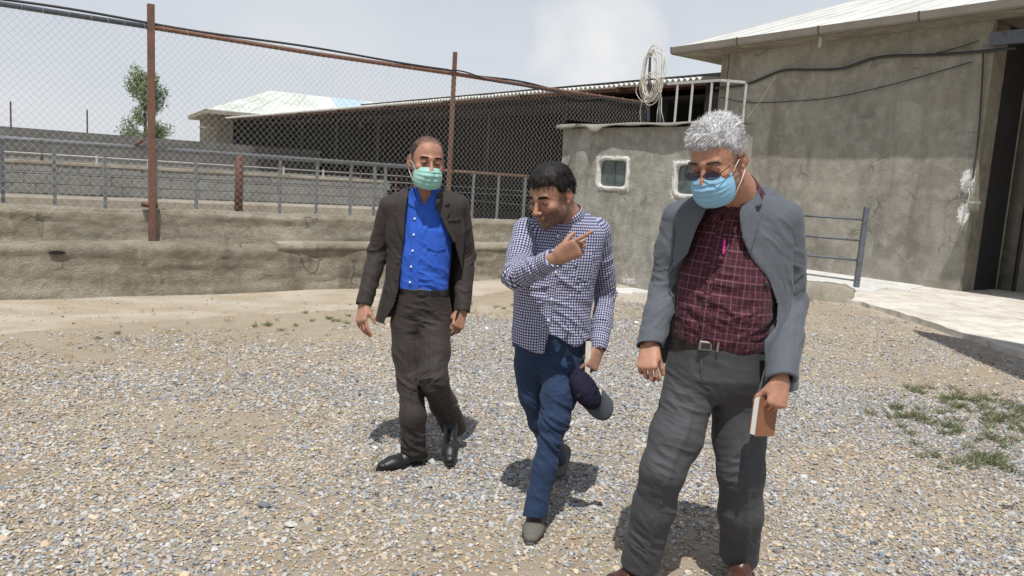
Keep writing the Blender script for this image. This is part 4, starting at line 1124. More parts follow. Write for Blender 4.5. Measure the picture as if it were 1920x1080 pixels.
def rc(a, b, ra, rb, flat=None, fs=1.0):
    """tapered capsule; flat: direction in which it is thinner by fs"""
    a, b = A3(a), A3(b); ab = b - a; l2 = ab @ ab + 1e-12; R = max(ra, rb)
    if flat is not None: flat = A3(flat) / np.linalg.norm(A3(flat))
    def f(p):
        q = p - a; t = np.clip((q @ ab) / l2, 0, 1); w = q - t[..., None] * ab
        if flat is not None: w = w + (w @ flat)[..., None] * flat * (1 / fs - 1)
        return np.linalg.norm(w, axis=-1) - (ra + (rb - ra) * t)
    return f, (np.minimum(a, b) - R, np.maximum(a, b) + R)
def ell(c, r, R=None):
    c, r = A3(c), A3(r); m = max(r)
    def f(p):
        q = p - c
        if R is not None: q = q @ R
        k0 = np.linalg.norm(q / r, axis=-1); k1 = np.linalg.norm(q / r**2, axis=-1) + 1e-9
        return k0 * (k0 - 1) / k1
    return f, (c - m, c + m)
def bx(c, hs, R=None, rd=0.0):
    c, hs = A3(c), A3(hs); m = np.linalg.norm(hs)
    def f(p):
        q = p - c
        if R is not None: q = q @ R
        q = np.abs(q) - (hs - rd)
        return np.linalg.norm(np.maximum(q, 0), axis=-1) + np.minimum(q.max(-1), 0) - rd
    return f, (c - m, c + m)
def frame(x, y):
    x = A3(x); x /= np.linalg.norm(x); y = A3(y); y = y - x * (x @ y); y /= np.linalg.norm(y)
    return np.stack([x, y, np.cross(x, y)], 1)      # columns
class Loft:
    """stack of ellipses: rows (py, pxL, pxR, Y, depth, [front bulge]) measured on the photograph"""
    def __init__(s, rows, yaw=0.0, grow=0.0, power=2.3):
        c, a, b = [], [], []
        for r in rows:
            py, xl, xr, Y, dp = r[:5]
            m = P((xl + xr) / 2, py, Y); w = (P(xr, py, Y) - P(xl, py, Y)).length / 2
            c.append(A3(m)); a.append(w + grow); b.append(dp + grow)
        c = np.array(c); o = np.argsort(c[:, 2]); c = c[o]; a = np.array(a)[o]; b = np.array(b)[o]
        z = c[:, 2]; zz = np.linspace(z[0], z[-1], 160)
        def sm(y):
            q = np.interp(zz, z, y); k = np.hanning(15); k /= k.sum()
            return np.convolve(np.pad(q, 7, 'edge'), k, 'valid')
        s.zz, s.cx, s.cy, s.a, s.b = zz, sm(c[:, 0]), sm(c[:, 1]), sm(a), sm(b)
        s.z0, s.z1 = zz[0], zz[-1]; s.cs, s.sn = math.cos(yaw), math.sin(yaw); s.pw = power
        M_ = s.a.max() + 0.03
        s.bb = (np.array([s.cx.min() - M_, s.cy.min() - M_, s.z0]), np.array([s.cx.max() + M_, s.cy.max() + M_, s.z1]))
    def uv(s, p):
        z = p[..., 2]; dx = p[..., 0] - np.interp(z, s.zz, s.cx); dy = p[..., 1] - np.interp(z, s.zz, s.cy)
        return dx * s.cs + dy * s.sn, -(-dx * s.sn + dy * s.cs)          # u right, v towards the front
    def d(s, p, grow=0.0):
        u, v = s.uv(p); z = p[..., 2]; a = np.interp(z, s.zz, s.a) + grow; b = np.interp(z, s.zz, s.b) + grow; w = s.pw
        k0 = (np.abs(u / a)**w + np.abs(v / b)**w) ** (1 / w)
        g = np.sqrt((u / a**2)**2 + (v / b**2)**2) + 1e-6
        r = np.sqrt((u / a)**2 + (v / b)**2) + 1e-6
        return (k0 - 1) * r / g
    def prim(s, grow=0.0, top=0.0, bot=0.0):
        def f(p):
            z = p[..., 2]; return np.maximum(s.d(p, grow), np.maximum(s.z0 - bot - z, z - s.z1 - top))
        return f, (s.bb[0] - abs(grow) - np.array([0, 0, bot]), s.bb[1] + abs(grow) + np.array([0, 0, top]))
def project(p):
    """world points to photograph pixels (for marking outlines on a garment)"""
    q = (p - np.array([0, 0, CAM_H])) @ np.array(CR); return np.stack([960 + FPX * q[..., 0] / -q[..., 2], 540 - FPX * q[..., 1] / -q[..., 2]], -1), -q[..., 2]
def polydist(xy, poly):
    """signed distance (negative inside)"""
    P_ = np.array(poly, float); d = np.full(xy.shape[:-1], 1e9); ins = np.zeros(xy.shape[:-1], bool)
    n = len(P_); j = n - 1
    for i in range(n):
        a, b = P_[j], P_[i]; e = b - a; w = xy - a
        t = np.clip((w @ e) / (e @ e), 0, 1); q = w - t[..., None] * e; d = np.minimum(d, (q**2).sum(-1))
        c = ((P_[i][1] > xy[..., 1]) != (P_[j][1] > xy[..., 1]))
        with np.errstate(divide='ignore', invalid='ignore'):
            xi = (P_[j][0] - P_[i][0]) * (xy[..., 1] - P_[i][1]) / (P_[j][1] - P_[i][1]) + P_[i][0]
        ins ^= c & (xy[..., 0] < xi); j = i
    return np.sqrt(d) * np.where(ins, -1, 1)
def outline(poly, loft=None, front=True, vmin=-0.02):
    """prism through an outline drawn on the front of a garment"""
    def f(p):
        xy, dep = project(p); r = polydist(xy, poly) * dep / FPX
        if loft is not None:
            u, v = loft.uv(p); r = np.maximum(r, vmin - v if front else v - vmin)
        return r
    return f
def spl(pts, n=8):
    """Catmull-Rom through points"""
    pts = [Vector(p) for p in pts]; o = []
    for i in range(len(pts) - 1):
        p0, p1, p2, p3 = pts[max(i - 1, 0)], pts[i], pts[i + 1], pts[min(i + 2, len(pts) - 1)]
        for t in np.linspace(0, 1, n + 1)[:-1]:
            o.append(0.5 * ((2 * p1) + (p2 - p0) * t + (2 * p0 - 5 * p1 + 4 * p2 - p3) * t * t + (-p0 + 3 * p1 - 3 * p2 + p3) * t**3))
    o.append(pts[-1]); return o
def limb(vol, pts, rad, k=0.02, flat=None, fs=1.0):
    for (a, b, ra, rb) in zip(pts, pts[1:], rad, rad[1:]): vol.add(rc(a, b, ra, rb, flat, fs), k)
# ---- folds: displacement of garment vertices along their normals
def axis_coords(v, pts):
    """distance along a polyline and angle about it, blended over the joints"""
    S = np.zeros(len(v)); X = np.zeros(len(v)); Y = np.zeros(len(v)); Wt = np.zeros(len(v)); acc = 0
    for a, b in zip(pts, pts[1:]):
        a, b = A3(a), A3(b); e = b - a; l = np.linalg.norm(e); e /= l
        x = np.cross(e, [0.0, 1.0, 0.05]); x /= np.linalg.norm(x); y = np.cross(e, x)
        q = v - a; tt = q @ e; t = np.clip(tt, 0, l); w = q - t[:, None] * e; d = np.linalg.norm(w, axis=1)
        k = np.exp(-d / .012) + 1e-30; S += k * (acc + tt); X += k * (w @ x); Y += k * (w @ y); Wt += k; acc += l
    return S / Wt, np.arctan2(X, Y), Wt
def ridge(x, sharp=1.6):
    """fold profile in -1..1: narrow valleys, round crests"""
    s = 0.5 + 0.5 * np.sin(x); return s**sharp * 2 - 1
def folds(v, N, base=0.003, bl=9.0, seed=0.0, marks=(), fine=0.0006, creases=()):
    """marks: (centre, radius, direction, wavelength, amplitude)"""
    d = base * .55 * fbm(v * bl + seed, 3)
    for pts_, am_ in creases:
        S_, AN_, W_ = axis_coords(v, pts_); d = d + am_ * np.exp(-(AN_ / .13)**2) * np.clip(S_ / .12, 0, 1) * (W_ > np.exp(-.13 / .012))
    d = d + fine * fbm(v * 45 + seed, 2)
    for i, (c, r_, dr, wl, am) in enumerate(marks):
        c, dr = A3(c), A3(dr); dr = dr / np.linalg.norm(dr)
        q = v - c; m = np.exp(-(q**2).sum(1) / (2 * r_ * r_))
        s_ = q @ dr; pp_ = q - s_[:, None] * dr
        wrp = fbm(v * 10 + seed + i * 3.7, 2)
        vec = s_[:, None] * dr / (wl * 0.62) + pp_ / (wl * 2.3) + wrp[:, None] * dr * .35 + seed * 3.1 + i * 5.3
        n_ = noise3(vec); n2_ = noise3(vec * 2.1 + 7)
        d = d + am * m * ((.85 - 2.2 * np.abs(n_)**.6) + .45 * (1 - 2.2 * np.abs(n2_)**.8))
    return v + N * d[:, None]
print('sdf ok')
# ================================================================== people
def skin_mat():
    m = MT('skin'); a = m.attr('tint').outputs['Color']; n = m.noise(m.pos(), 90, 4)
    c = m.mix(m.ramp(n, [(0.35, 0.25), (0.65, 0.0)]), a, m.mix(1.0, a, (0.7, 0.55, 0.5), 'MULTIPLY'))
    m.bump(n, 0.4, 0.002)
    m.bsdf.inputs['Subsurface Weight'].default_value = 0.12
    m.bsdf.inputs['Subsurface Radius'].default_value = (0.012, 0.004, 0.002)
    return m.fin(c, 0.52, 0, 0.35)
M['skin'] = skin_mat()
def cloth(name, c, rough=0.85, weave=900, var=0.1, spec=0.25, sheen=0.0, bump=0.25):
    m = MT(name); p = m.pos(); n1 = m.noise(p, 14, 4); n2 = m.noise(p, weave * 0.3, 2)
    col = m.mix(n1, tuple(x * (1 - var) for x in c), tuple(x * (1 + var) for x in c))
    col = m.mix(m.math('MULTIPLY', n2, 0.5), col, tuple(x * 0.6 for x in c))
    m.bump(m.math('ADD', m.math('MULTIPLY', n1, 2.0), n2), bump, 0.003)
    m.bsdf.inputs['Sheen Weight'].default_value = sheen
    return m.fin(col, rough, 0, spec)
M['suit_brown'] = cloth('suit_brown', (0.042, 0.034, 0.031), 0.7, spec=0.25, sheen=0.04)
M['shirt_blue'] = cloth('shirt_blue', (0.032, 0.115, 0.56), 0.85, var=0.2, sheen=0.05)
M['belt'] = cloth('belt', (0.012, 0.011, 0.011), 0.4, spec=0.5)
M['leather_black'] = cloth('leather_black', (0.014, 0.014, 0.015), 0.45, 300, spec=0.5)
M['leather_brown'] = cloth('leather_brown', (0.07, 0.028, 0.018), 0.35, 300, spec=0.5)
M['nubuck_grey'] = cloth('nubuck_grey', (0.14, 0.135, 0.115), 0.85, 300)
M['sole'] = cloth('sole', (0.02, 0.02, 0.02), 0.7)
M['sole_dusty'] = cloth('sole_dusty', (0.12, 0.11, 0.095), 0.9)
M['denim'] = cloth('denim', (0.02, 0.04, 0.088), 0.85, 900, 0.3, sheen=0.05)
M['trousers_grey'] = cloth('trousers_grey', (0.068, 0.07, 0.076), 0.7, spec=0.25, sheen=0.04)
M['lining'] = cloth('lining', (0.15, 0.165, 0.175), 0.5)
M['metal'] = flat('metal', (0.3, 0.29, 0.27), 0.4, 0.9, 0.1, 40)
M['mask_green'] = cloth('mask_green', (0.33, 0.6, 0.52), 0.8, 500, 0.05)
M['mask_blue'] = cloth('mask_blue', (0.26, 0.5, 0.7), 0.8, 500, 0.05)
M['mask_loop'] = flat('mask_loop', (0.75, 0.75, 0.74), 0.7)
M['button_white'] = flat('button_white', (0.75, 0.78, 0.85), 0.4)
M['button_dark'] = flat('button_dark', (0.02, 0.02, 0.02), 0.4)
M['lens'] = flat('lens', (0.04, 0.035, 0.12), 0.06)
M['lens'].node_tree.nodes['Principled BSDF'].inputs['Alpha'].default_value = 0.62
M['eye'] = flat('eye', (0.34, 0.3, 0.27), 0.3)
M['iris'] = flat('iris', (0.03, 0.018, 0.01), 0.15)
M['pink'] = flat('pink', (0.85, 0.06, 0.42), 0.4)
def pattern_mat(name, kind):
    m = MT(name); a = m.attr('fab').outputs['Vector']
    s = m.n('ShaderNodeSeparateXYZ', {0: a})
    n1 = m.noise(m.pos(), 14, 4); n2 = m.noise(m.pos(), 260, 2)
    def stripe(x, per, duty, off=0.0):
        fr = m.math('FRACT', m.math('ADD', m.math('DIVIDE', x, per), off)); e = 0.08
        tri = m.math('ABSOLUTE', m.math('SUBTRACT', fr, 0.5))
        return m.math('SUBTRACT', 1.0, m.math('SMOOTH_MIN', 1.0, m.math('MULTIPLY', m.math('MAXIMUM', m.math('SUBTRACT', tri, duty / 2), 0.0), 1 / 0.06), 0.01))
    u, v = s.outputs[0], s.outputs[1]
    if kind == 'gingham':
        a1, b1 = stripe(u, 0.0125, 0.42), stripe(v, 0.0125, 0.42)
        f = m.math('ADD', m.math('MULTIPLY', a1, 0.52), m.math('MULTIPLY', b1, 0.52))
        c = m.ramp(f, [(0.0, (0.6, 0.6, 0.66)), (0.52, (0.13, 0.14, 0.27)), (1.0, (0.022, 0.026, 0.08))])
        rough = 0.85
    elif kind == 'plaid':
        l1 = m.math('MAXIMUM', stripe(u, 0.024, 0.0), stripe(v, 0.026, 0.0))
        l2 = m.math('MAXIMUM', stripe(u, 0.048, 0.0, 0.22), stripe(v, 0.052, 0.0, 0.22))
        dk = m.math('MAXIMUM', stripe(u, 0.052, 0.3, 0.6), stripe(v, 0.06, 0.3, 0.6))
        c = m.mix(m.math('MULTIPLY', dk, 0.45), (0.058, 0.012, 0.024), (0.022, 0.006, 0.015))
        c = m.mix(m.math('MULTIPLY', l1, 0.4), c, (0.34, 0.14, 0.1)); c = m.mix(m.math('MULTIPLY', l2, 0.3), c, (0.36, 0.17, 0.24))
        rough = 0.75
    else:
        l1 = m.math('MAXIMUM', stripe(u, 0.034, 0.05), stripe(v, 0.045, 0.04))
        fine_ = m.math('MAXIMUM', stripe(u, 0.0065, 0.3), stripe(v, 0.0065, 0.3))
        c = m.mix(m.math('MULTIPLY', fine_, 0.35), (0.108, 0.117, 0.134), (0.07, 0.076, 0.087))
        c = m.mix(m.math('MULTIPLY', l1, 0.3), c, (0.09, 0.15, 0.23)); rough = 0.8
    c = m.mix(m.math('MULTIPLY', n1, 0.25), c, m.mix(1.0, c, (0.6, 0.6, 0.6), 'MULTIPLY'))
    m.bump(m.math('ADD', m.math('MULTIPLY', n1, 2.0), n2), 0.25, 0.003)
    m.bsdf.inputs['Sheen Weight'].default_value = 0.1
    return m.fin(c, rough, 0, 0.25)
M['gingham'] = pattern_mat('gingham', 'gingham'); M['plaid'] = pattern_mat('plaid', 'plaid'); M['suit_grey'] = pattern_mat('suit_grey', 'check')

def garment(name, vol, mat, parent, marks=(), base=0.003, bl=9.0, seed=0.0, fab=None, n=2, label=None, creases=()):
    v, Q = vol.mesh(n); N = normals(v, Q); v = folds(v, N, base, bl, seed, marks, creases=creases)
    o = mesh_np(name, v, Q, mat, parent, True)
    if fab is not None: setattr_np(o, 'fab', fab(v), 'FLOAT_VECTOR')
    if label: o['label'] = label
    return o
def fab_loft(L_, r_=0.17, zoff=0.0, skew=0.0):
    def f(v):
        u, w = L_.uv(v); th = np.arctan2(u, np.maximum(w, -1e9) + 1e-9); fr = np.clip(u, -1, 1)
        arc = np.where(w > 0, th * r_, th * r_)
        return np.stack([arc, v[:, 2] + skew * u + zoff, 0 * arc], -1)
    return f
def fab_axis(pts, r_=0.055):
    def f(v):
        S, AN, _ = axis_coords(v, pts); return np.stack([AN * r_, S, 0 * S], -1)
    return f
def patch(vol_outer, poly, loft, t0, t1, vmin=0.0, near=0.03):
    """thin layer lying on a garment inside an outline"""
    o = vol_outer.like(); F = vol_outer.F; o.F = np.full_like(F, 1.0)
    k = np.argwhere(np.abs(F) < near)
    if len(k) == 0: return o
    p = np.stack([vol_outer.ax[i][k[:, i]] for i in range(3)], -1)
    d = outline(poly, loft, True, vmin)(p); f = F[k[:, 0], k[:, 1], k[:, 2]]
    o.F[k[:, 0], k[:, 1], k[:, 2]] = np.maximum(np.maximum(f - t1, t0 - f), d)
    return o
def carve(vol, poly, loft, vmin=-0.01):
    """cut the opening of a jacket or a shirt hem"""
    k = np.argwhere(vol.F < 0.03); p = np.stack([vol.ax[i][k[:, i]] for i in range(3)], -1)
    d = outline(poly, loft, True, vmin)(p); i = tuple(k.T); vol.F[i] = np.maximum(vol.F[i], -d)
    return vol
class Head:
    def __init__(s, c, yaw, pitch, roll, sc):
        s.c = A3(c); s.s = sc
        s.R = np.array(Matrix.Rotation(yaw, 3, 'Z') @ Matrix.Rotation(roll, 3, 'Y') @ Matrix.Rotation(pitch, 3, 'X'))
    def w(s, p): return s.c + s.s * (s.R @ A3(p))
    def wv(s, p): return s.c + s.s * (np.asarray(p) @ s.R.T)
    def l(s, v): return ((v - s.c) @ s.R) / s.s
    def prim(s, pr):
        f, bb = pr
        cs = np.array([s.w((bb[i][0], bb[j][1], bb[k][2])) for i in (0, 1) for j in (0, 1) for k in (0, 1)])
        return (lambda p: s.s * f(s.l(p.reshape(-1, 3))).reshape(p.shape[:-1])), (cs.min(0), cs.max(0))
def build_head(H, neck_to, neck_r, parent, opts):
    vol = Vol(H.c - 0.2, H.c + 0.19, 0.0023)
    A = lambda pr, k=0.01: vol.add(H.prim(pr), k)
    C = lambda pr, k=0.006: vol.cut(H.prim(pr), k)
    A(ell((0, .012, .035), (.076, .098, .083)), 0)
    A(ell((0, -.03, -.02), (.064, .06, .088)), .02)
    A(ell((0, -.038, -.075), (.047, .047, .04)), .02)
    A(ell((0, -.078, -.1), (.021, .019, .018)), .02)
    for x in (-1, 1):
        A(ell((x * .047, -.008, -.066), (.018, .032, .03)), .02)
        A(ell((x * .043, -.066, -.024), (.021, .02, .018)), .015)
    for x in (-1, 1): A(rc((0, -.0865, .021), (x * .038, -.0755, .023), .009, .008), .014)
    for x in (-1, 1): C(ell((x * .031, -.102, .002), (.02, .017, .0125)), .008)
    for x in (-1, 1): A(ell((x * .031, -.0795, .001), (.0155, .0135, .0115)), .004)
    A(rc((0, -.09, .012), (0, -.115, -.03), .0065, .0105), .009)
    A(ell((0, -.116, -.033), (.0115, .0105, .0095)), .006)
    for x in (-1, 1): A(ell((x * .013, -.1045, -.036), (.0075, .01, .0075)), .006)
    for x in (-1, 1): C(ell((x * .0065, -.11, -.0435), (.004, .005, .004)), .002)
    A(ell((0, -.093, -.058), (.025, .012, .014)), .01)
    A(ell((0, -.1005, -.0605), (.021, .0075, .0052)), .004)
    A(ell((0, -.0985, -.0705), (.018, .0075, .006)), .004)
    C(ell((0, -.108, -.0655), (.017, .0075, .0016)), .002)
    C(ell((0, -.1, -.083), (.018, .006, .005)), .006)
    for x in (-1, 1):
        Re = np.array(Matrix.Rotation(x * -0.35, 3, 'Z') @ Matrix.Rotation(0.2, 3, 'X'))
        A(ell((x * .081, .014, -.004), (.0075, .0185, .032), Re), .004)
        A(ell((x * .077, .004, -.03), (.006, .009, .011)), .004)
        C(ell((x * .0895, .007, .0), (.006, .0095, .018), Re), .003)
    nb = A3(neck_to)
    vol.add(rc(H.w((0, .03, -.055)), nb, neck_r, neck_r * 1.08), 0.022)
    v, Q = vol.mesh(1)
    q = H.l(v)
    base = np.array(opts['skin']); T = np.tile(base, (len(v), 1))
    def blob(c, r): return np.exp(-(((q - A3(c)) / A3(r))**2).sum(1))
    red = blob((0, -.115, -.03), (.02, .02, .02)) * .5 + sum(blob((x * .045, -.07, -.025), (.022, .03, .02)) for x in (-1, 1)) * .35 + sum(blob((x * .085, .014, 0), (.012, .03, .03)) for x in (-1, 1)) * .4
    T = T * (1 + red[:, None] * np.array([.12, -.18, -.2]))
    lip = blob((0, -.101, -.066), (.019, .013, .0085))
    T = T * (1 - lip[:, None]) + lip[:, None] * np.array(opts.get('lip', (.3, .11, .09)))
    sock = sum(blob((x * .031, -.09, .002), (.02, .02, .013)) for x in (-1, 1)); T = T * (1 - .38 * sock[:, None] * np.array([.8, 1, 1]))  # eye socket shade darkened into the skin tint
    fold_ = sum(blob((x * .028, -.098, -.045), (.006, .015, .016)) for x in (-1, 1)); T = T * (1 - .08 * fold_[:, None])  # crease shade beside the mouth darkened into the tint
    T = T * (1 + .09 * fbm(q * 70, 3) + .05 * noise3(q * 420))[:, None]
    v = v + normals(v, Q) * (.0005 * fbm(q * 120, 2) + .0007 * np.exp(-((q[:, 2] - .058) / .02)**2) * np.sin(q[:, 2] * 620 + 3 * noise3(q * 30)) * (q[:, 1] < -.05) * opts.get('lines', .6))[:, None] * H.s
    bd = opts.get('beard', 0)
    if bd:
        low = np.clip((-.034 - q[:, 2] - .25 * np.clip(q[:, 1] + .05, 0, 1)) / .015, 0, 1) * np.clip((.012 - q[:, 1]) / .02, 0, 1)
        must = blob((0, -.105, -.05), (.026, .02, .008)); side = np.clip((np.abs(q[:, 0]) - .056) / .01, 0, 1) * np.clip((.02 - q[:, 2]) / .02, 0, 1) * np.clip((-.005 - q[:, 1]) / .02 , 0, 1) * np.clip((q[:, 1] + .05) / .02, 0, 1)
        k = np.clip(np.maximum(np.maximum(low * (1 - .8 * lip), must), side), 0, 1) * bd * (0.8 + .2 * noise3(q * 300))
        T = T * (1 - k[:, None]) + k[:, None] * np.array(opts.get('beard_col', (.05, .035, .03)))
    sc = opts.get('scalp')
    if sc is not None:
        f = opts['hairmask'](q); f = np.clip(f / .012 + .5, 0, 1) * opts.get('scalp_k', .8); T = T * (1 - f[:, None]) + f[:, None] * np.array(sc)
    return v, Q, T
def hand(wrist, d, t, right, curls, thumb, sc=1.0):
    """d finger direction, t thumb side; curls per finger; thumb (spread, curl)"""
    d = Vector(d).normalized(); t = (Vector(t) - d * Vector(t).dot(d)).normalized(); b = d.cross(t) * (1 if right else -1)
    W = Vector(wrist)
    def w(x, y, z): return W + (d * x + t * y + b * z) * sc
    vol = Vol(A3(W) - .17 * sc - .02, A3(W) + .17 * sc + .02, .0022)
    vol.add(rc(w(-.03, 0, 0), w(.008, 0, 0), .027 * sc, .026 * sc, b, .72), 0)
    for y, r_ in ((.026, .0185), (.009, .0175), (-.009, .0165), (-.025, .0155)):
        vol.add(rc(w(.008, y * .62, 0), w(.086 - abs(y) * .12, y, .001), .0195 * sc, r_ * .8 * sc, b, .78), .012 * sc)
    vol.add(rc(w(.012, .02, -.006), w(.05, .034, -.01), .016 * sc, .0125 * sc), .012 * sc)
    tips = []
    L_ = [(.044, .026, .022), (.049, .03, .023), (.045, .028, .023), (.035, .021, .02)]
    for i, (y, rr) in enumerate(((.0295, .0086), (.0098, .0088), (-.0098, .0084), (-.0285, .0076))):
        a = 0; x, z = .084 - abs(y - .005) * .25, 0.0; p0 = w(x, y, z); sp = y * curls[4] if len(curls) > 4 else y * 1.2
        yy = y
        for j in range(3):
            a += curls[i][j]; l_ = L_[i][j]; x += math.cos(a) * l_; z -= math.sin(a) * l_; yy += sp * l_ * 3.0 * math.cos(a)
            p1 = w(x, yy, z); vol.add(rc(p0, p1, (rr - j * .0007) * sc, (rr - .0007 - j * .0007) * sc), .001 * sc); 
            p0 = p1
        tips.append(p0)
    s_, c_ = thumb
    q0 = w(.022, .026, -.008); q1 = w(.05, .026 + .03 * s_, -.008 - .018 * c_); q2 = w(.05 + .026 * (1 - .3 * c_), .03 + .045 * s_, -.01 - .038 * c_); q3 = w(.05 + .048 * (1 - .3 * c_), .032 + .046 * s_, -.012 - .052 * c_)
    for a_, b_, ra, rb in ((q0, q1, .0145, .0115), (q1, q2, .0112, .0102), (q2, q3, .0102, .0086)): vol.add(rc(a_, b_, ra * sc, rb * sc), .004 * sc)
    v, Q = vol.mesh(1)
    return v, Q, w, tips
def hand_tint(v, base, w, tips):
    T = np.tile(np.array(base), (len(v), 1))
    for t_ in tips:
        k = np.exp(-((v - A3(t_))**2).sum(1) / .013**2); T = T * (1 + k[:, None] * np.array([.15, -.12, -.12]))
    return T * (1 + .12 * noise3(v * 60))[:, None]
def join_body(name, pieces, parent):
    V_, Q_, T_ = [], [], []; b = 0
    for v, Q, T in pieces: V_.append(v); Q_.append(Q + b); T_.append(T); b += len(v)
    T_ = np.concatenate(T_); o = mesh_np(name, np.concatenate(V_), np.concatenate(Q_), M['skin'], parent, True)
    setattr_np(o, 'tint', np.concatenate([np.clip(T_, 0, 1), np.ones((len(T_), 1))], 1), 'FLOAT_COLOR'); return o
def under_body(chains, base):
    """the figure below the clothes: torso, arms and legs as one surface"""
    allp = np.array([A3(p) for ch, _ in chains for p in ch]); vol = Vol(allp.min(0) - .16, allp.max(0) + .16, .012)
    for ch, rad in chains: limb(vol, ch, rad, .04)
    v, Q = vol.mesh(2); return v, Q, np.tile(np.array(base), (len(v), 1))
def strands(name, H, roots, dirs, length, width, cols, parent, curve=0.4, segs=3):
    """hair locks as thin tapering blades; local head coordinates"""
    n = len(roots); vv = np.zeros((n, (segs + 1) * 2, 3)); L_ = np.asarray(length).reshape(-1, 1) * np.ones((n, 1))
    up = roots / (np.linalg.norm(roots, axis=1, keepdims=True) + 1e-9)
    d = dirs / (np.linalg.norm(dirs, axis=1, keepdims=True) + 1e-9)
    p = roots.copy(); side = np.cross(d, rng.normal(0, 1, (n, 3))); side /= np.linalg.norm(side, axis=1, keepdims=True) + 1e-9
    for j in range(segs + 1):
        w_ = width * (1 - j / segs) ** .7 + .0001
        vv[:, 2 * j] = p - side * w_; vv[:, 2 * j + 1] = p + side * w_
        dd = d - up * curve * (j / segs); dd /= np.linalg.norm(dd, axis=1, keepdims=True); p = p + dd * L_ / segs
    F_ = np.concatenate([np.arange(n)[:, None] * (segs + 1) * 2 + np.array([[2 * j, 2 * j + 1, 2 * j + 3, 2 * j + 2]]) for j in range(segs)])
    o = mesh_np(name, H.wv(vv.reshape(-1, 3)), F_, M['hair'], parent, False)
    c = np.repeat(np.asarray(cols), (segs + 1) * 2, 0); setattr_np(o, 'tint', np.concatenate([c, np.ones((len(c), 1))], 1), 'FLOAT_COLOR')
    return o
mh = MT('hair'); M['hair'] = mh.fin(mh.attr('tint').outputs['Color'], 0.6, 0, 0.25)
def hair_cap(H, mask, off, col, parent, hmap=None):
    """closed shell of hair over the skull; returns scalp sample points (local)"""
    vol = Vol(H.c - .16, H.c + .16, .0035)
    p = vol.pts(); q = H.l(p.reshape(-1, 3))
    f = ell((0, .012, .035), (.076, .098, .083))[0](q)
    m_ = mask(q); nzs = .0018 * fbm(q * 55, 3)
    oo = off * np.clip(m_ / .02, 0, 1) + (hmap(q) * np.clip(m_ / .02, 0, 1) if hmap else 0)
    d = np.maximum(np.maximum(f - oo - nzs, -.012 - f), -m_)
    vol.F = (d * H.s).reshape(p.shape[:-1]).astype(np.float32)
    v, Q = vol.mesh(1); o = mesh_np('hair', v, Q, M['hair'], parent, True)
    c = np.array(col) * (1 + .35 * fbm(H.l(v) * 90, 2))[:, None]
    setattr_np(o, 'tint', np.concatenate([np.clip(c, 0, 1), np.ones((len(c), 1))], 1), 'FLOAT_COLOR')
    return o, H.l(v)
def surgical_mask(H, mat, parent, top=-.012, bot=-.122, wide=.068, pleat=3):
    nu, nv = 41, 33; vv = []
    for j in range(nv):
        t = j / (nv - 1)
        prof = np.interp(t, [0, .12, .3, .5, .75, .92, 1], [.111, .122, .131, .128, .121, .108, .088])
        z = top + (bot - top) * t
        wd = wide * (1 - .12 * (t - .5)**2 * 4) 
        for i in range(nu):
            s = i / (nu - 1) * 2 - 1
            x = wd * math.sin(s * 1.25) / math.sin(1.25)
            back = prof - (prof - .046 - .012 * t) * (abs(s)**2.1)
            if t < .35: back += -.006 * math.exp(-((abs(s) - .28) / .12)**2) * (1 - t / .35)
            zz = z + (.012 if t < .5 else -.0) * (abs(s)**2) * (-1) * (1 - 2 * t if t < .5 else 0) + .018 * (t**2) * s * s
            pl = 0.0062 * ((t * (pleat + 2) * 1.0) % 1.0 - .5) * (1 - abs(s)**3) * (1 if .15 < t < .9 else 0)
            rr = .0012 * math.sin(9 * t + 6 * s) + .0012 * math.sin(17 * s + 5 * t)
            vv.append((x, -(back + pl + rr), zz))
    ff = [(j * nu + i, j * nu + i + 1, (j + 1) * nu + i + 1, (j + 1) * nu + i) for j in range(nv - 1) for i in range(nu - 1)]
    o = mesh_np('face_mask', H.wv(np.array(vv)), np.array(ff), mat, parent, True)
    md = o.modifiers.new('thickness', 'SOLIDIFY'); md.thickness = .0018
    for s in (0, nu - 1):
        sg = -1 if s == 0 else 1
        a, b = vv[2 * nu + s], vv[(nv - 3) * nu + s]
        for e in (a, b):
            end = (sg * .0835, .024, .012 if e is a else -.03); mid = (sg * .0735, -.012, (e[2] + end[2]) / 2 + (.004 if e is a else -.002))
            MB().tube([Vector(H.w(q)) for q in (e, mid, end)], .0014, 5).build('ear_loop', M['mask_loop'], o, True)
    return o
def brows(H, parent, col, z=.0225, th=.0035, dens=70):
    for x in (-1, 1):
        n = dens * 2; t = rng.uniform(0, 1, n); r_ = np.stack([x * (.014 + t * .034), -.0955 + .014 * t**1.5 + 0 * t, z + .002 + .0035 * np.sin(t * 2.4) - .003 * t + rng.normal(0, th * .5, n)], -1)
        d = np.stack([x * np.ones(n), .25 + 0 * t, .35 - t * .9], -1) + rng.normal(0, .2, (n, 3))
        strands('eyebrow', H, r_, d, .009, .0009, np.tile(np.array(col), (n, 1)), parent, 0.1, 2)
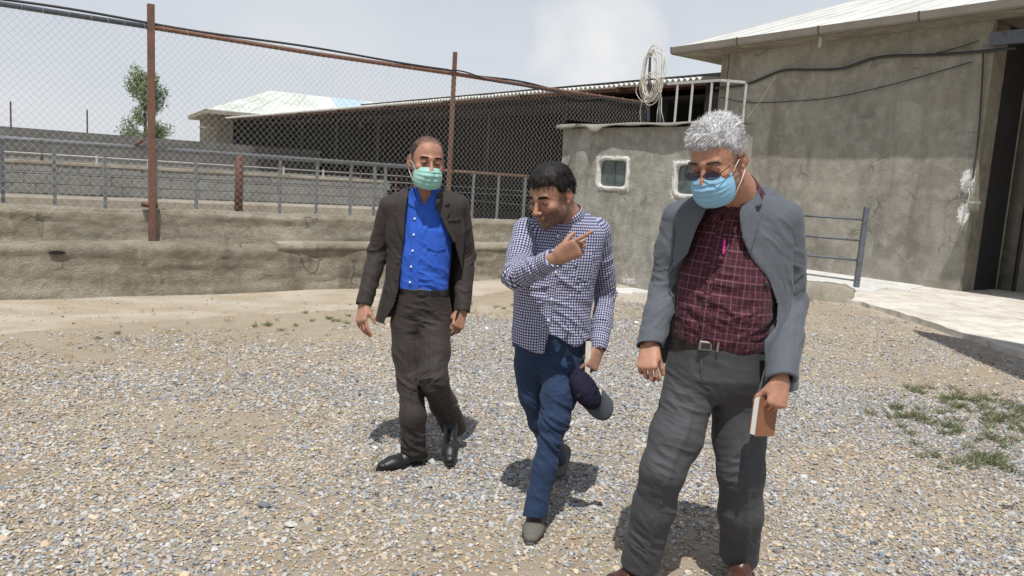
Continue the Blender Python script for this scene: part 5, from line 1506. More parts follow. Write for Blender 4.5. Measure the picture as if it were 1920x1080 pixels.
def eyes(H, parent, look=(0, 0), down=.004):
    for x in (-1, 1):
        c = A3((x * .031, -.0803, -.0008))
        bm = bmesh.new(); bmesh.ops.create_uvsphere(bm, u_segments=14, v_segments=10, radius=1)
        for v_ in bm.verts: v_.co = Vector(H.w(c + A3((v_.co.x * .0105, v_.co.y * .0125, v_.co.z * .0032))))
        me = bpy.data.meshes.new('eye'); bm.to_mesh(me); bm.free(); e = link('eye', me, M['eye'], parent, True)
        bm = bmesh.new(); bmesh.ops.create_uvsphere(bm, u_segments=10, v_segments=8, radius=1)
        c2 = c + A3((look[0] * .004, -.0085, -.0005 + look[1]))
        for v_ in bm.verts: v_.co = Vector(H.w(c2 + A3((v_.co.x * .0052, v_.co.y * .0045, v_.co.z * .0039))))
        me = bpy.data.meshes.new('iris'); bm.to_mesh(me); bm.free(); link('iris', me, M['iris'], e, True)
        # upper lid and lash line
        pts_ = [Vector(H.w(c + A3((x * (-.0125 + .025 * t), -.0105 - .004 * math.sin(t * math.pi), .0035 * math.sin(t * math.pi) + .0005)))) for t in np.linspace(0, 1, 9)]
        MB().tube(pts_, .0011, 5).build('eyelash_line', M['iris'], e, True)
def shoe(name, heel, toe, up, width, mat, sole_mat, parent, high=0.07, laces=False, sc=1.0, ankle=None, label=None):
    """heel and toe on the sole line; returns object"""
    heel, toe, up = Vector(heel), Vector(toe), Vector(up).normalized()
    d = (toe - heel); L_ = d.length; d.normalize(); up = (up - d * up.dot(d)).normalized(); sd_ = d.cross(up)
    def w(x, y, z): return heel + d * (x * L_) + sd_ * (y * width) + up * z
    lo = np.minimum(A3(heel), A3(toe)) - .14; hi = np.maximum(A3(heel), A3(toe)) + .16
    vol = Vol(lo, hi, .0045)
    s = .012
    for (x0, x1, r0, r1, z0, z1, f_) in ((.14, .42, .036, .036, .045, .048, .95), (.4, .7, .037, .043, .042, .034, .8), (.66, .88, .043, .032, .033, .027, .62)):
        vol.add(rc(w(x0, 0, z0), w(x1, 0, z1), r0 * width / .05, r1 * width / .05, up, f_), .02)
    vol.add(rc(w(.14, 0, .04), w(.2, 0, high + .03), .036, .038, d, 1.0), .02)
    vol.add(rc(w(.22, 0, .06), w(.42, 0, .062), .03, .024), .02)
    k = np.argwhere(vol.F < .03); p = np.stack([vol.ax[i][k[:, i]] for i in range(3)], -1)
    z = (p - A3(heel)) @ A3(up); i = tuple(k.T); vol.F[i] = np.maximum(vol.F[i], .014 - z)
    o = garment(name, vol, mat, parent, [(w(.62, 0, .05), .035, d, .016, .0022)], .0012, 20, 3.0, n=2, label=label)
    # sole
    ring = []
    for t in np.linspace(0, 2 * math.pi, 41)[:-1]:
        x = .5 + .5 * math.cos(t); wy = math.sin(t) * (.9 if x > .55 else .72 if x < .3 else .78) * (.88 + .1 * math.sin(x * 3)); ring.append(w(x * 1.03 - .015, wy * .93, 0))
    sm = MB().prism(ring, up * .018).build('sole', sole_mat, o, bevel=.004, seg=2)
    MB().prism([w(x, y, -.012) for x, y in ((.0, -.6), (.27, -.66), (.27, .66), (.0, .6))], up * .014).build('heel', sole_mat, o, bevel=.003)
    if laces:
        for j in range(4):
            x = .44 + j * .055; MB().tube([w(x, -.3, .075 - j * .008), w(x + .03, 0, .084 - j * .009), w(x, .3, .075 - j * .008)], .0022, 5).build('lace', sole_mat, o, True)
    return o
def button(c, n_, r_, mat, parent):
    n_ = Vector(n_).normalized(); c = Vector(c); return MB().tube([c - n_ * .002, c + n_ * .0025, c + n_ * .0032], [r_, r_, r_ * .7], 12).build('button', mat, parent, True)
def surf_pt(px, py, vol, Y0):
    """first point where the view ray meets a garment volume near depth Y0"""
    for Y in np.arange(Y0 - .3, Y0 + .25, .002):
        p = A3(P(px, py, Y)); i = np.round((p - vol.lo) / vol.h).astype(int)
        if (i < 0).any() or (i >= vol.F.shape).any(): continue
        if vol.F[tuple(i)] < 0: return Vector(p)
    return P(px, py, Y0)
PP = lambda *a: P(*a)

def trousers(TL, box, legA, radA, legB, radB, cutA, cutB, k=.035):
    """pelvis and two legs, kept apart below the crotch; the legs overlap with a clear edge"""
    vols = []
    for leg, rad in ((legA, radA), (legB, radB)):
        t = Vol(box[0], box[1], .0055); t.add(TL.prim(0, -.02, 0), 0); limb(t, leg, rad, k); vols.append(t)
    a, b = vols; kk = .006; h_ = np.clip(.5 + .5 * (b.F - a.F) / kk, 0, 1); a.F = b.F * (1 - h_) + a.F * h_ - kk * h_ * (1 - h_)
    for (C_, B_, half, r0, r1) in (cutA, cutB):
        ax = (C_ - B_).normalized(); a.cut(bx(C_ + ax * (half + .001), (.14, .14, half), frame(V(1, 0, 0), ax.cross(V(1, 0, 0)))), .003); a.cut(rc(C_ - ax * .03, C_ + ax * .1, r0, r1))
    return a
# ------------------------------------------------------------------ man in the dark brown suit (left)
def man_left():
    root = empty('person', (G(770, 875).x, G(770, 875).y, 0))
    props(root, 'man in dark brown suit, open bright blue shirt and green face mask, walking', 'person', 'three men walking over the gravel')
    skin = (.38, .2, .135)
    H = Head(P(800, 303, 4.0), math.radians(20), math.radians(6), math.radians(2), 1.08)
    nb = P(797, 362, 4.06)
    def mask(q):  # receding hairline
        z0 = np.interp(q[:, 1], [-.1, -.075, -.055, -.035, -.012, .02, .06, .11], [.1, .097, .085, .04, .005, -.002, -.04, -.05]) + .014 * np.exp(-((np.abs(q[:, 0]) - .045) / .02)**2) * (q[:, 1] < -.03)
        return q[:, 2] - z0
    hv = build_head(H, nb, .057, root, dict(skin=skin, beard=.35, hairmask=mask, scalp=(.1, .07, .055), scalp_k=.45))
    # joints
    ShL, ShR = P(730, 386, 4.06), P(860, 384, 4.13)
    ElL, ElR = P(708, 475, 4.1), P(873, 480, 4.2)
    WrL, WrR = P(682, 572, 3.98), P(866, 584, 4.08)
    hipA, kneeA, ankA = P(768, 600, 4.05), P(770, 715, 3.97), P(776, 838, 3.92)
    hipB, kneeB, ankB = P(812, 600, 4.08), P(812, 710, 3.88), P(848, 800, 4.2)
    cur = [(.35, .35, .25), (.45, .5, .3), (.5, .55, .3), (.55, .6, .3)]
    h1 = hand(WrL, P(676, 608, 3.93) - WrL, V(.75, -.65, 0), True, cur, (.55, .55), 1.0)
    h2 = hand(WrR, P(858, 612, 4.04) - WrR, V(-.75, -.65, 0), False, [(.5, .5, .3), (.55, .6, .3), (.6, .65, .3), (.65, .7, .3)], (.4, .8), 1.0)
    ub = under_body([([nb, P(797, 400, 4.1), P(792, 480, 4.1), P(792, 560, 4.1)], [.05, .085, .085, .085]), ([ShL, ElL, WrL], [.036, .034, .026]), ([ShR, ElR, WrR], [.036, .034, .026]),
                     ([P(797, 395, 4.1), ShL], [.05, .035]), ([P(797, 395, 4.1), ShR], [.05, .035]),
                     ([P(792, 560, 4.08), hipA, kneeA, ankA], [.085, .05, .04, .035]), ([hipB, kneeB, ankB], [.05, .04, .035])], skin)
    join_body('body', [hv, (h1[0], h1[1], hand_tint(h1[0], skin, h1[2], h1[3])), (h2[0], h2[1], hand_tint(h2[0], skin, h2[2], h2[3])), ub], root)
    hc, hp = hair_cap(H, lambda q: np.minimum(mask(q), .07 - q[:, 2]), .001, (.05, .043, .04), root)
    dd = rng.normal(0, 1, (26000, 3)); dd /= np.linalg.norm(dd, axis=1, keepdims=True); r_ = dd * A3((.0762, .0982, .0832)) + A3((0, .012, .035))
    mk_ = mask(r_); top_ = np.clip((r_[:, 2] - .06) / .03, 0, 1); r_ = r_[rng.random(len(r_)) < np.clip(mk_ / .02, 0, 1) * (1 - .62 * top_)]
    sd_ = np.clip((.05 - r_[:, 2]) / .05, 0, 1)
    strands('hair_strands', H, r_, np.stack([.1 * r_[:, 0], .9 + 0 * sd_, .15 - sd_], -1) + r_ * 2.5 + rng.normal(0, .22, (len(r_), 3)), .009, .0006, np.array([.04, .034, .032]) + sd_[:, None] * np.array([.14, .13, .125]) * rng.random((len(r_), 1)), hc, .5, 2)
    brows(H, root, (.02, .015, .012)); eyes(H, root, (.5, 0)); surgical_mask(H, M['mask_green'], root, -.018, -.122)
    # shirt
    yw = math.radians(6)
    SL = Loft([(352, 776, 822, 4.05, .06), (366, 766, 832, 4.08, .075), (385, 748, 848, 4.09, .092), (430, 746, 850, 4.085, .115), (480, 742, 846, 4.08, .118), (520, 742, 842, 4.08, .118), (552, 743, 840, 4.08, .115)], yw)
    vs = Vol(SL.bb[0] - .03, SL.bb[1] + .03, .005); vs.add(SL.prim())
    vf = vs.like(); carve(vs, [(780, 330), (818, 330), (808, 366), (796, 388), (788, 372)], SL)
    sh = garment('shirt', vs, M['shirt_blue'], root, [(P(800, 530, 3.97), .08, (.3, 0, 1), .05, .006), (P(785, 480, 3.97), .1, (.9, 0, .55), .07, .005), (P(815, 440, 3.97), .09, (-.8, 0, .5), .07, .004)], .004, 8, 1.0)
    cv = Vol(A3(nb) - .16, A3(nb) + .14, .004)
    cv.add(rc(nb + V(0, .0, -.02), nb + V(0, .005, .035), .066, .062), 0); cv.cut(rc(nb + V(0, 0, -.1), nb + V(0, 0, .12), .0575, .0575)); carve(cv, [(778, 300), (818, 300), (806, 372), (792, 392)], None)
    co = garment('collar', cv, M['shirt_blue'], sh, base=.001, seed=2)
    pf = patch(vf, [(770, 345), (783, 372), (790, 383), (784, 396), (765, 384), (760, 362)], SL, -.004, .008); garment('collar_flap', pf, M['shirt_blue'], sh, base=.001, n=1)
    pf = patch(vf, [(822, 352), (828, 360), (826, 380), (812, 396), (797, 386), (806, 374)], SL, -.004, .008); garment('collar_flap', pf, M['shirt_blue'], sh, base=.001, n=1)
    pf = patch(vs, [(784, 385), (797, 385), (788, 470), (786, 548), (772, 548), (776, 470)], SL, -.003, .0035); garment('placket', pf, M['shirt_blue'], sh, base=.002, bl=14, n=1)
    pf = patch(vs, [(800, 428), (832, 430), (836, 468), (818, 474), (800, 466)], SL, -.003, .0035); garment('chest_pocket', pf, M['shirt_blue'], sh, base=.002, bl=14, n=1)
    for (x, y) in ((781, 382), (778, 410), (776, 440), (774, 470), (771, 500), (769, 529)): button(surf_pt(x, y, vs, 4.0) + V(0, -.006, 0), (0, -1, 0), .0058, M['button_white'], sh)
    # jacket
    JL = Loft([(358, 772, 824, 4.08, .075), (368, 742, 850, 4.09, .1), (382, 722, 868, 4.1, .12), (430, 720, 872, 4.1, .138), (480, 726, 868, 4.1, .14), (530, 722, 866, 4.1, .145), (570, 712, 868, 4.1, .15), (604, 704, 868, 4.1, .155)], yw)
    vj = Vol(JL.bb[0] - .16, JL.bb[1] + .16, .0052); vj.add(JL.prim()); 
    vj.add(rc(P(768, 372, 4.1), ShL, .05, .054), .045); vj.add(rc(P(826, 371, 4.11), ShR, .05, .054), .045)
    arm = Vol(JL.bb[0] - .2, JL.bb[1] + .2, .0052)
    limb(arm, [ShL, ElL, WrL], [.062, .058, .042], .012); limb(arm, [ShR, ElR, WrR], [.062, .056, .043], .012)
    solid = vj.like()
    inner = Loft.__new__(Loft); inner.__dict__.update(JL.__dict__)
    vj.cut(JL.prim(-.013, .0, .1))
    carve(vj, [(772, 330), (760, 372), (756, 410), (757, 455), (751, 500), (746, 545), (738, 575), (722, 601), (726, 680), (858, 680), (852, 600), (862, 560), (868, 520), (862, 490), (852, 455), (836, 425), (820, 385), (822, 330)], JL, -.02)
    m1 = [(P(735, 480, 3.98), .06, (.5, 0, 1), .06, .005), (P(735, 540, 3.98), .07, (1, 0, .3), .07, .005)]
    jk = garment('jacket', vj, M['suit_brown'], root, m1, .004, 7, 4.0)
    for nm, A_, B_, C_, rr in (('sleeve', ShL, ElL, WrL, (.056, .056, .043)), ('sleeve', ShR, ElR, WrR, (.056, .056, .044))):
        va = Vol(np.minimum(np.minimum(A3(A_), A3(B_)), A3(C_)) - .1, np.maximum(np.maximum(A3(A_), A3(B_)), A3(C_)) + .1, .005)
        limb(va, [A_, B_, C_], rr, .012)
        ax = (C_ - B_).normalized(); va.cut(ell(C_ + ax * .05, (.062, .062, .062)), 0); va.cut(rc(C_ - ax * .03, C_ + ax * .1, .034, .04))
        garment(nm, va, M['suit_brown'], jk, [(B_, .06, (B_ - A_).normalized() + V(.4, 0, .2), .045, .008), (C_.lerp(B_, .35), .06, (B_ - A_).normalized() + V(-.5, .2, .2), .05, .006), (A_.lerp(B_, .4), .07, (B_ - A_).normalized() + V(.8, .2, 0), .06, .004)], .0035, 9, 5.0 + A_.x)
    for poly in ([(768, 346), (750, 362), (741, 382), (744, 398), (738, 400), (747, 435), (757, 458), (760, 400)], [(820, 348), (836, 364), (845, 383), (834, 387), (845, 397), (838, 412), (856, 455), (850, 455), (834, 425), (817, 385)]):
        garment('lapel', patch(solid, poly, JL, -.006, .011, -.02), M['suit_brown'], jk, base=.0015, bl=14, n=1)
    pf = patch(solid, [(838, 411), (864, 408), (864, 414), (838, 417)], JL, -.003, .005); garment('breast_pocket', pf, M['suit_brown'], jk, base=.001, n=1)
    for (x, y) in ((747, 492), (744, 524)): button(surf_pt(x, y, solid, 4.0) + V(0, -.004, 0), (-.2, -1, 0), .009, M['button_dark'], jk)
    # belt and trousers
    TL = Loft([(538, 742, 842, 4.08, .12), (556, 742, 843, 4.08, .12), (585, 735, 848, 4.08, .122), (606, 734, 847, 4.07, .1), (622, 745, 838, 4.07, .07)], yw)
    bl = Vol(TL.bb[0] - .03, TL.bb[1] + .03, .005); bl.add(TL.prim(.001))
    k = np.argwhere(bl.F < .05); p = np.stack([bl.ax[i][k[:, i]] for i in range(3)], -1); zb = P(792, 540, 4.0).z; zb2 = P(792, 556, 4.0).z; i = tuple(k.T)
    bl.F[i] = np.maximum(bl.F[i], np.maximum(p[:, 2] - zb, zb2 - p[:, 2])); bo = garment('belt', bl, M['belt'], root, base=.0008, n=1)
    bc = surf_pt(790, 548, bl, 4.0); MB().box(bc + V(0, -.004, 0), (.02, .004, .018)).build('buckle', M['button_dark'], bo, bevel=.003)
    hA_, hB_ = P(775, 850, 3.93), P(851, 799, 4.24)
    tv = trousers(TL, ((TL.bb[0][0] - .08, 3.7, .02), (TL.bb[1][0] + .14, 4.45, zb2 + .02)), [P(763, 612, 4.05), P(765, 660, 4.02), kneeA, P(774, 780, 3.9), hA_], [.086, .08, .069, .064, .067],
                  [P(814, 612, 4.05), P(814, 660, 3.98), kneeB, P(830, 755, 4.06), hB_], [.088, .082, .072, .068, .075], (hA_, kneeA, .06, .055, .06), (hB_, kneeB, .06, .055, .065), .03)
    garment('trousers', tv, M['suit_brown'], root, [(P(790, 600, 3.95), .08, (.2, 0, 1), .045, .008), (kneeA + V(0, -.05, -.02), .07, (.5, 0, 1), .055, .009), (P(772, 830, 3.87), .06, (.5, 0, 1), .035, .009), (kneeB + V(0, -.04, -.02), .08, (-.6, 0, 1), .05, .010), (P(838, 770, 4.1), .07, (-.5, 0, 1), .045, .008), (P(770, 660, 3.95), .09, (1, 0, .5), .09, .005)], .005, 6, 6.0, creases=[([P(763, 612, 4.05), kneeA, hA_], .006), ([P(814, 612, 4.05), kneeB, hB_], .006)])
    shoe('shoe', G(800, 866), G(706, 884), (0, 0, 1), .049, M['leather_black'], M['sole'], root, laces=True)
    t_ = G(843, 876, .008); hl = P(846, 806, 4.2); shoe('shoe', hl, t_, V(0, -.7, .5), .046, M['leather_black'], M['sole'], root, high=.06)

# ------------------------------------------------------------------ man in the gingham shirt (middle)
def man_middle():
    root = empty('person', (G(1015, 960).x, G(1015, 960).y, 0))
    props(root, 'man in navy gingham shirt and blue jeans pointing with his right hand, looking down', 'person', 'three men walking over the gravel')
    skin = (.37, .205, .14)
    H = Head(P(1034, 366, 3.34), math.radians(-43), math.radians(24), math.radians(-3), 1.06)
    nb = P(1070, 414, 3.43)
    def mask(q):
        z0 = np.interp(q[:, 1], [-.11, -.07, -.04, -.02, .015, .03, .06, .11], [.062, .062, .055, .015, .005, -.012, -.05, -.055])
        return q[:, 2] - z0
    hv = build_head(H, nb, .06, root, dict(skin=skin, beard=.8, hairmask=mask, scalp=(.02, .017, .015), lip=(.33, .12, .1)))
    ShL, ShR = P(986, 434, 3.43), P(1120, 434, 3.47)
    ElL, WrL = P(966, 520, 3.3), P(1046, 482, 3.1)
    ElR, WrR = P(1136, 555, 3.58), P(1121, 656, 3.42)
    cur = [(.1, .1, .05), (.8, 1.75, .9), (.9, 1.75, .9), (1.0, 1.75, .9)]
    h1 = hand(WrL, P(1102, 456, 3.05) - WrL, V(-.1, -.25, 1), True, cur + [.2], (.35, .9), 1.02)
    h2 = hand(WrR, P(1108, 690, 3.38) - WrR, V(-.8, -.6, 0), False, [(.7, .9, .5), (.8, 1.1, .6), (.9, 1.2, .6), (1.0, 1.2, .6)], (.3, 1.1), 1.0)
    hipA, kneeA, ankA = P(1056, 670, 3.46), P(1040, 790, 3.28), P(1004, 960, 3.2)
    hipB, kneeB, ankB = P(1000, 670, 3.44), P(1014, 790, 3.5), P(1046, 868, 3.9)
    ub = under_body([([nb, P(1058, 470, 3.46), P(1045, 560, 3.46), P(1035, 640, 3.46)], [.05, .085, .085, .08]), ([ShL, ElL, WrL], [.034, .03, .024]), ([ShR, ElR, WrR], [.034, .03, .024]),
                     ([P(1060, 446, 3.46), ShL], [.05, .034]), ([P(1060, 446, 3.46), ShR], [.05, .034]),
                     ([P(1035, 640, 3.46), hipA, kneeA, ankA], [.08, .05, .038, .032]), ([hipB, kneeB, ankB], [.05, .038, .032])], skin)
    join_body('body', [hv, (h1[0], h1[1], hand_tint(h1[0], skin, h1[2], h1[3])), (h2[0], h2[1], hand_tint(h2[0], skin, h2[2], h2[3])), ub], root)
    hc, hp = hair_cap(H, mask, .009, (.014, .012, .011), root, hmap=lambda q: .006 * np.clip((q[:, 2] - .06) / .04, 0, 1))
    k = rng.choice(len(hp), 5000); r_ = hp[k]; fr = np.clip((-r_[:, 1] - .02) / .06, 0, 1)
    strands('hair_strands', H, r_, np.stack([.5 * fr + .2 * r_[:, 0], .2 - 1.1 * fr, -.4 + 0 * fr], -1) + r_ * .7 + rng.normal(0, .14, (len(k), 3)), .016 + .008 * rng.random(len(k)), .0009, np.array([.015, .013, .012]) * rng.uniform(.6, 2.2, (len(k), 1)), hc, .7, 3)
    brows(H, root, (.012, .01, .008), th=.0045, dens=110); eyes(H, root, (-.2, -.0015))
    yw = math.radians(-6)
    SL = Loft([(402, 1030, 1098, 3.45, .07), (414, 1008, 1114, 3.45, .088), (432, 986, 1134, 3.46, .105), (480, 968, 1128, 3.46, .125), (530, 962, 1116, 3.46, .13), (580, 962, 1108, 3.46, .13), (630, 960, 1108, 3.46, .135), (680, 958, 1106, 3.46, .14)], yw)
    vs = Vol(SL.bb[0] - .12, SL.bb[1] + .12, .005); vs.add(SL.prim())
    vs.add(rc(P(1045, 420, 3.43), ShL, .05, .056), .03); vs.add(rc(P(1085, 418, 3.46), ShR, .05, .056), .03)
    solid = vs.like()
    # wavy shirt tail
    k = np.argwhere(vs.F < .03); p = np.stack([vs.ax[i][k[:, i]] for i in range(3)], -1); xy, dep = project(p)
    hem = np.interp(xy[:, 0], [950, 965, 990, 1012, 1021, 1030, 1042, 1058, 1075, 1090, 1100, 1115], [628, 645, 656, 664, 663, 626, 632, 643, 651, 646, 637, 636])
    u, w_ = SL.uv(p); hem = np.where(w_ > 0, hem, 650); i = tuple(k.T); vs.F[i] = np.maximum(vs.F[i], (xy[:, 1] - hem) * dep / FPX)
    vs.cut(SL.prim(-.012, -.22, .1))
    mk = [(P(1060, 545, 3.3), .09, (.4, 0, 1), .055, .008), (P(1000, 560, 3.3), .08, (-.5, 0, 1), .06, .008), (P(1075, 620, 3.3), .08, (.75, 0, .7), .05, .009), (P(990, 620, 3.3), .08, (1, 0, .2), .07, .007), (P(1090, 500, 3.3), .07, (-.6, 0, 1), .05, .007)]
    sh = garment('shirt', vs, M['gingham'], root, mk, .005, 7, 11.0, fab=fab_loft(SL, .165))
    for A_, B_, C_, rr, sd in ((ShL, ElL, WrL, (.062, .06, .039), 2.), (ShR, ElR, WrR, (.062, .055, .037), 8.)):
        va = Vol(np.minimum(np.minimum(A3(A_), A3(B_)), A3(C_)) - .1, np.maximum(np.maximum(A3(A_), A3(B_)), A3(C_)) + .1, .0048)
        limb(va, [A_, A_.lerp(B_, .55), B_, B_.lerp(C_, .5), C_.lerp(B_, .16), C_], [rr[0], rr[1] + .002, rr[1] - .004, (rr[1] + rr[2]) / 2, rr[2] + .003, rr[2]], .014)
        ax = (C_ - B_).normalized(); va.cut(rc(C_ - ax * .015, C_ + ax * .1, .0305, .036)); va.cut(bx(C_ + ax * .06, (.09, .09, .055), frame(V(1, 0, 0) if abs(ax.x) < .6 else V(0, 0, 1), ax.cross(V(1, 0, 0) if abs(ax.x) < .6 else V(0, 0, 1)))), .003)
        dr = (B_ - A_).normalized(); sl = garment('sleeve', va, M['gingham'], sh, [(B_, .06, dr + V(.5, 0, .3), .04, .009), (A_.lerp(B_, .5), .07, dr + V(.5, 0, 0), .06, .006), (B_.lerp(C_, .5), .06, (C_ - B_).normalized() + V(0, .1, .5), .045, .007), (A_, .06, V(.8, 0, .6), .05, .005)], .0035, 9, sd, fab=fab_axis([A_, B_, C_], .055))
    cv = Vol(A3(nb) - .16, A3(nb) + .14, .004); ng_ = (P(1062, 392, 3.4) - nb).normalized()
    cv.add(rc(nb - ng_ * .03, nb + ng_ * .028, .073, .068), 0); cv.cut(rc(nb - ng_ * .1, nb + ng_ * .12, .061, .061)); carve(cv, [(1008, 380), (1040, 380), (1050, 420), (1044, 440), (1030, 428)], None)
    garment('collar', cv, M['gingham'], sh, base=.001, seed=2, fab=fab_axis([nb - ng_ * .05, nb + ng_ * .05], .065))
    pf = patch(solid, [(1044, 436), (1054, 433), (1046, 520), (1034, 600), (1026, 628), (1020, 662), (1008, 660), (1022, 560), (1036, 480)], SL, -.003, .0035); garment('placket', pf, M['gingham'], sh, base=.002, bl=14, n=1, fab=fab_loft(SL, .165, .006))
    pf = patch(solid, [(1080, 478), (1112, 474), (1112, 520), (1098, 530), (1080, 522)], SL, -.003, .0035); garment('chest_pocket', pf, M['gingham'], sh, base=.002, bl=14, n=1, fab=fab_loft(SL, .165, .006))
    for (x, y) in ((1046, 442), (1042, 510), (1034, 560), (1028, 600)): button(surf_pt(x, y, solid, 3.35) + V(0, -.007, 0), (-.2, -1, 0), .0052, M['button_white'], sh)
    # jeans
    TL = Loft([(600, 972, 1100, 3.46, .115), (640, 966, 1098, 3.46, .12), (680, 966, 1094, 3.46, .11), (708, 978, 1076, 3.45, .07)], yw)
    hA_, hB_ = P(1002, 968, 3.19), P(1046, 868, 3.92)
    tv = trousers(TL, ((TL.bb[0][0] - .06, 2.98, .02), (TL.bb[1][0] + .1, 4.15, TL.z1 + .01)), [P(1052, 690, 3.41), P(1048, 740, 3.34), kneeA, P(1020, 880, 3.24), hA_], [.088, .077, .06, .051, .052],
                  [P(998, 690, 3.47), P(1004, 740, 3.48), kneeB, hB_], [.084, .073, .056, .05], (hA_, kneeA, .06, .041, .043), (hB_, kneeB, .06, .041, .043), .03)
    garment('jeans', tv, M['denim'], root, [(P(1050, 690, 3.32), .08, (-.3, 0, 1), .04, .007), (kneeA + V(0, -.04, 0), .08, (.6, 0, 1), .045, .010), (P(1030, 850, 3.2), .07, (.8, 0, 1), .05, .007), (P(1004, 930, 3.15), .06, (.2, 0, 1), .03, .004), (P(1000, 720, 3.4), .08, (.5, 0, 1), .05, .007)], .004, 8, 14.0)
    shoe('shoe', G(1010, 968), G(993, 1026), (0, 0, 1), .052, M['nubuck_grey'], M['sole_dusty'], root, high=.05)
    hl = P(1056, 862, 3.98); shoe('shoe', hl, G(1042, 898, .008), V(0, -.45, .8), .048, M['nubuck_grey'], M['sole_dusty'], root, high=.05)
    # the cap in his left hand
    cap_c = P(1098, 728, 3.31)
    cap = empty('baseball_cap', cap_c); props(cap, 'dark navy cap with grey brim hanging from the hand of the man in gingham', 'cap')
    cd_ = (P(1128, 772, 3.3) - P(1098, 722, 3.32)).normalized()      # towards the brim
    cu_ = V(-.5, -.85, .1); cu_ = (cu_ - cd_ * cu_.dot(cd_)).normalized(); cs_ = cd_.cross(cu_)
    Rc = np.stack([A3(cd_), A3(cs_), A3(cu_)], 1)
    vc = Vol(A3(cap_c) - .18, A3(cap_c) + .18, .004)
    vc.add(ell(cap_c, (.1, .058, .085), Rc)); vc.cut(ell(cap_c, (.094, .052, .079), Rc)); vc.cut(bx(cap_c - cu_ * .1, (.2, .2, .1), Rc))
    garment('crown', vc, cloth('cap_navy', (.012, .012, .03)), cap, base=.014, bl=12, seed=3, n=2)
    bv, bf = [], []; nb_, mb_ = 19, 9
    for j in range(mb_):
        for i in range(nb_):
            a = (i / (nb_ - 1) - .5) * 2.3; r0 = .078; r1 = .078 + .088 * j / (mb_ - 1) * (math.cos(a * .68) ** .6)
            x = r0 * math.cos(a) * 1.05 + (r1 - r0) * 1.0; y = math.sin(a) * .066 * (1 + .12 * j / mb_)
            z = -.004 - .2 * j / (mb_ - 1) * .1 - 2.6 * y * y
            bv.append(cap_c + cd_ * x + cs_ * y + cu_ * z)
    for j in range(mb_ - 1):
        for i in range(nb_ - 1): bf.append((j * nb_ + i, j * nb_ + i + 1, (j + 1) * nb_ + i + 1, (j + 1) * nb_ + i))
    br = mesh_np('brim', np.array([tuple(q) for q in bv]), np.array(bf), cloth('cap_grey', (.1, .115, .14)), cap, True); br.modifiers.new('thickness', 'SOLIDIFY').thickness = .004
    MB().tube([cap_c + cu_ * .097, cap_c + cu_ * .104], .007, 10).build('top_button', M['button_dark'], cap)
    # folded papers
    a, b = P(1104, 640, 3.37), P(1101, 704, 3.36); pp = empty('folded_papers', b); props(pp, 'folded sheets of paper held upright in the left hand of the man in gingham', 'papers')
    wx = V(.5, -.85, 0).normalized()
    for k in range(4): MB().bar(a + wx * .0 + V((k - 1.5) * .0045, .004 * k, -.006 * (k % 2)), b + V((k - 1.5) * .003, 0, 0), .0022, .013, up=(.97, .24, 0)).build('sheet', flat('paper', (.62, .6, .52), .8), pp)

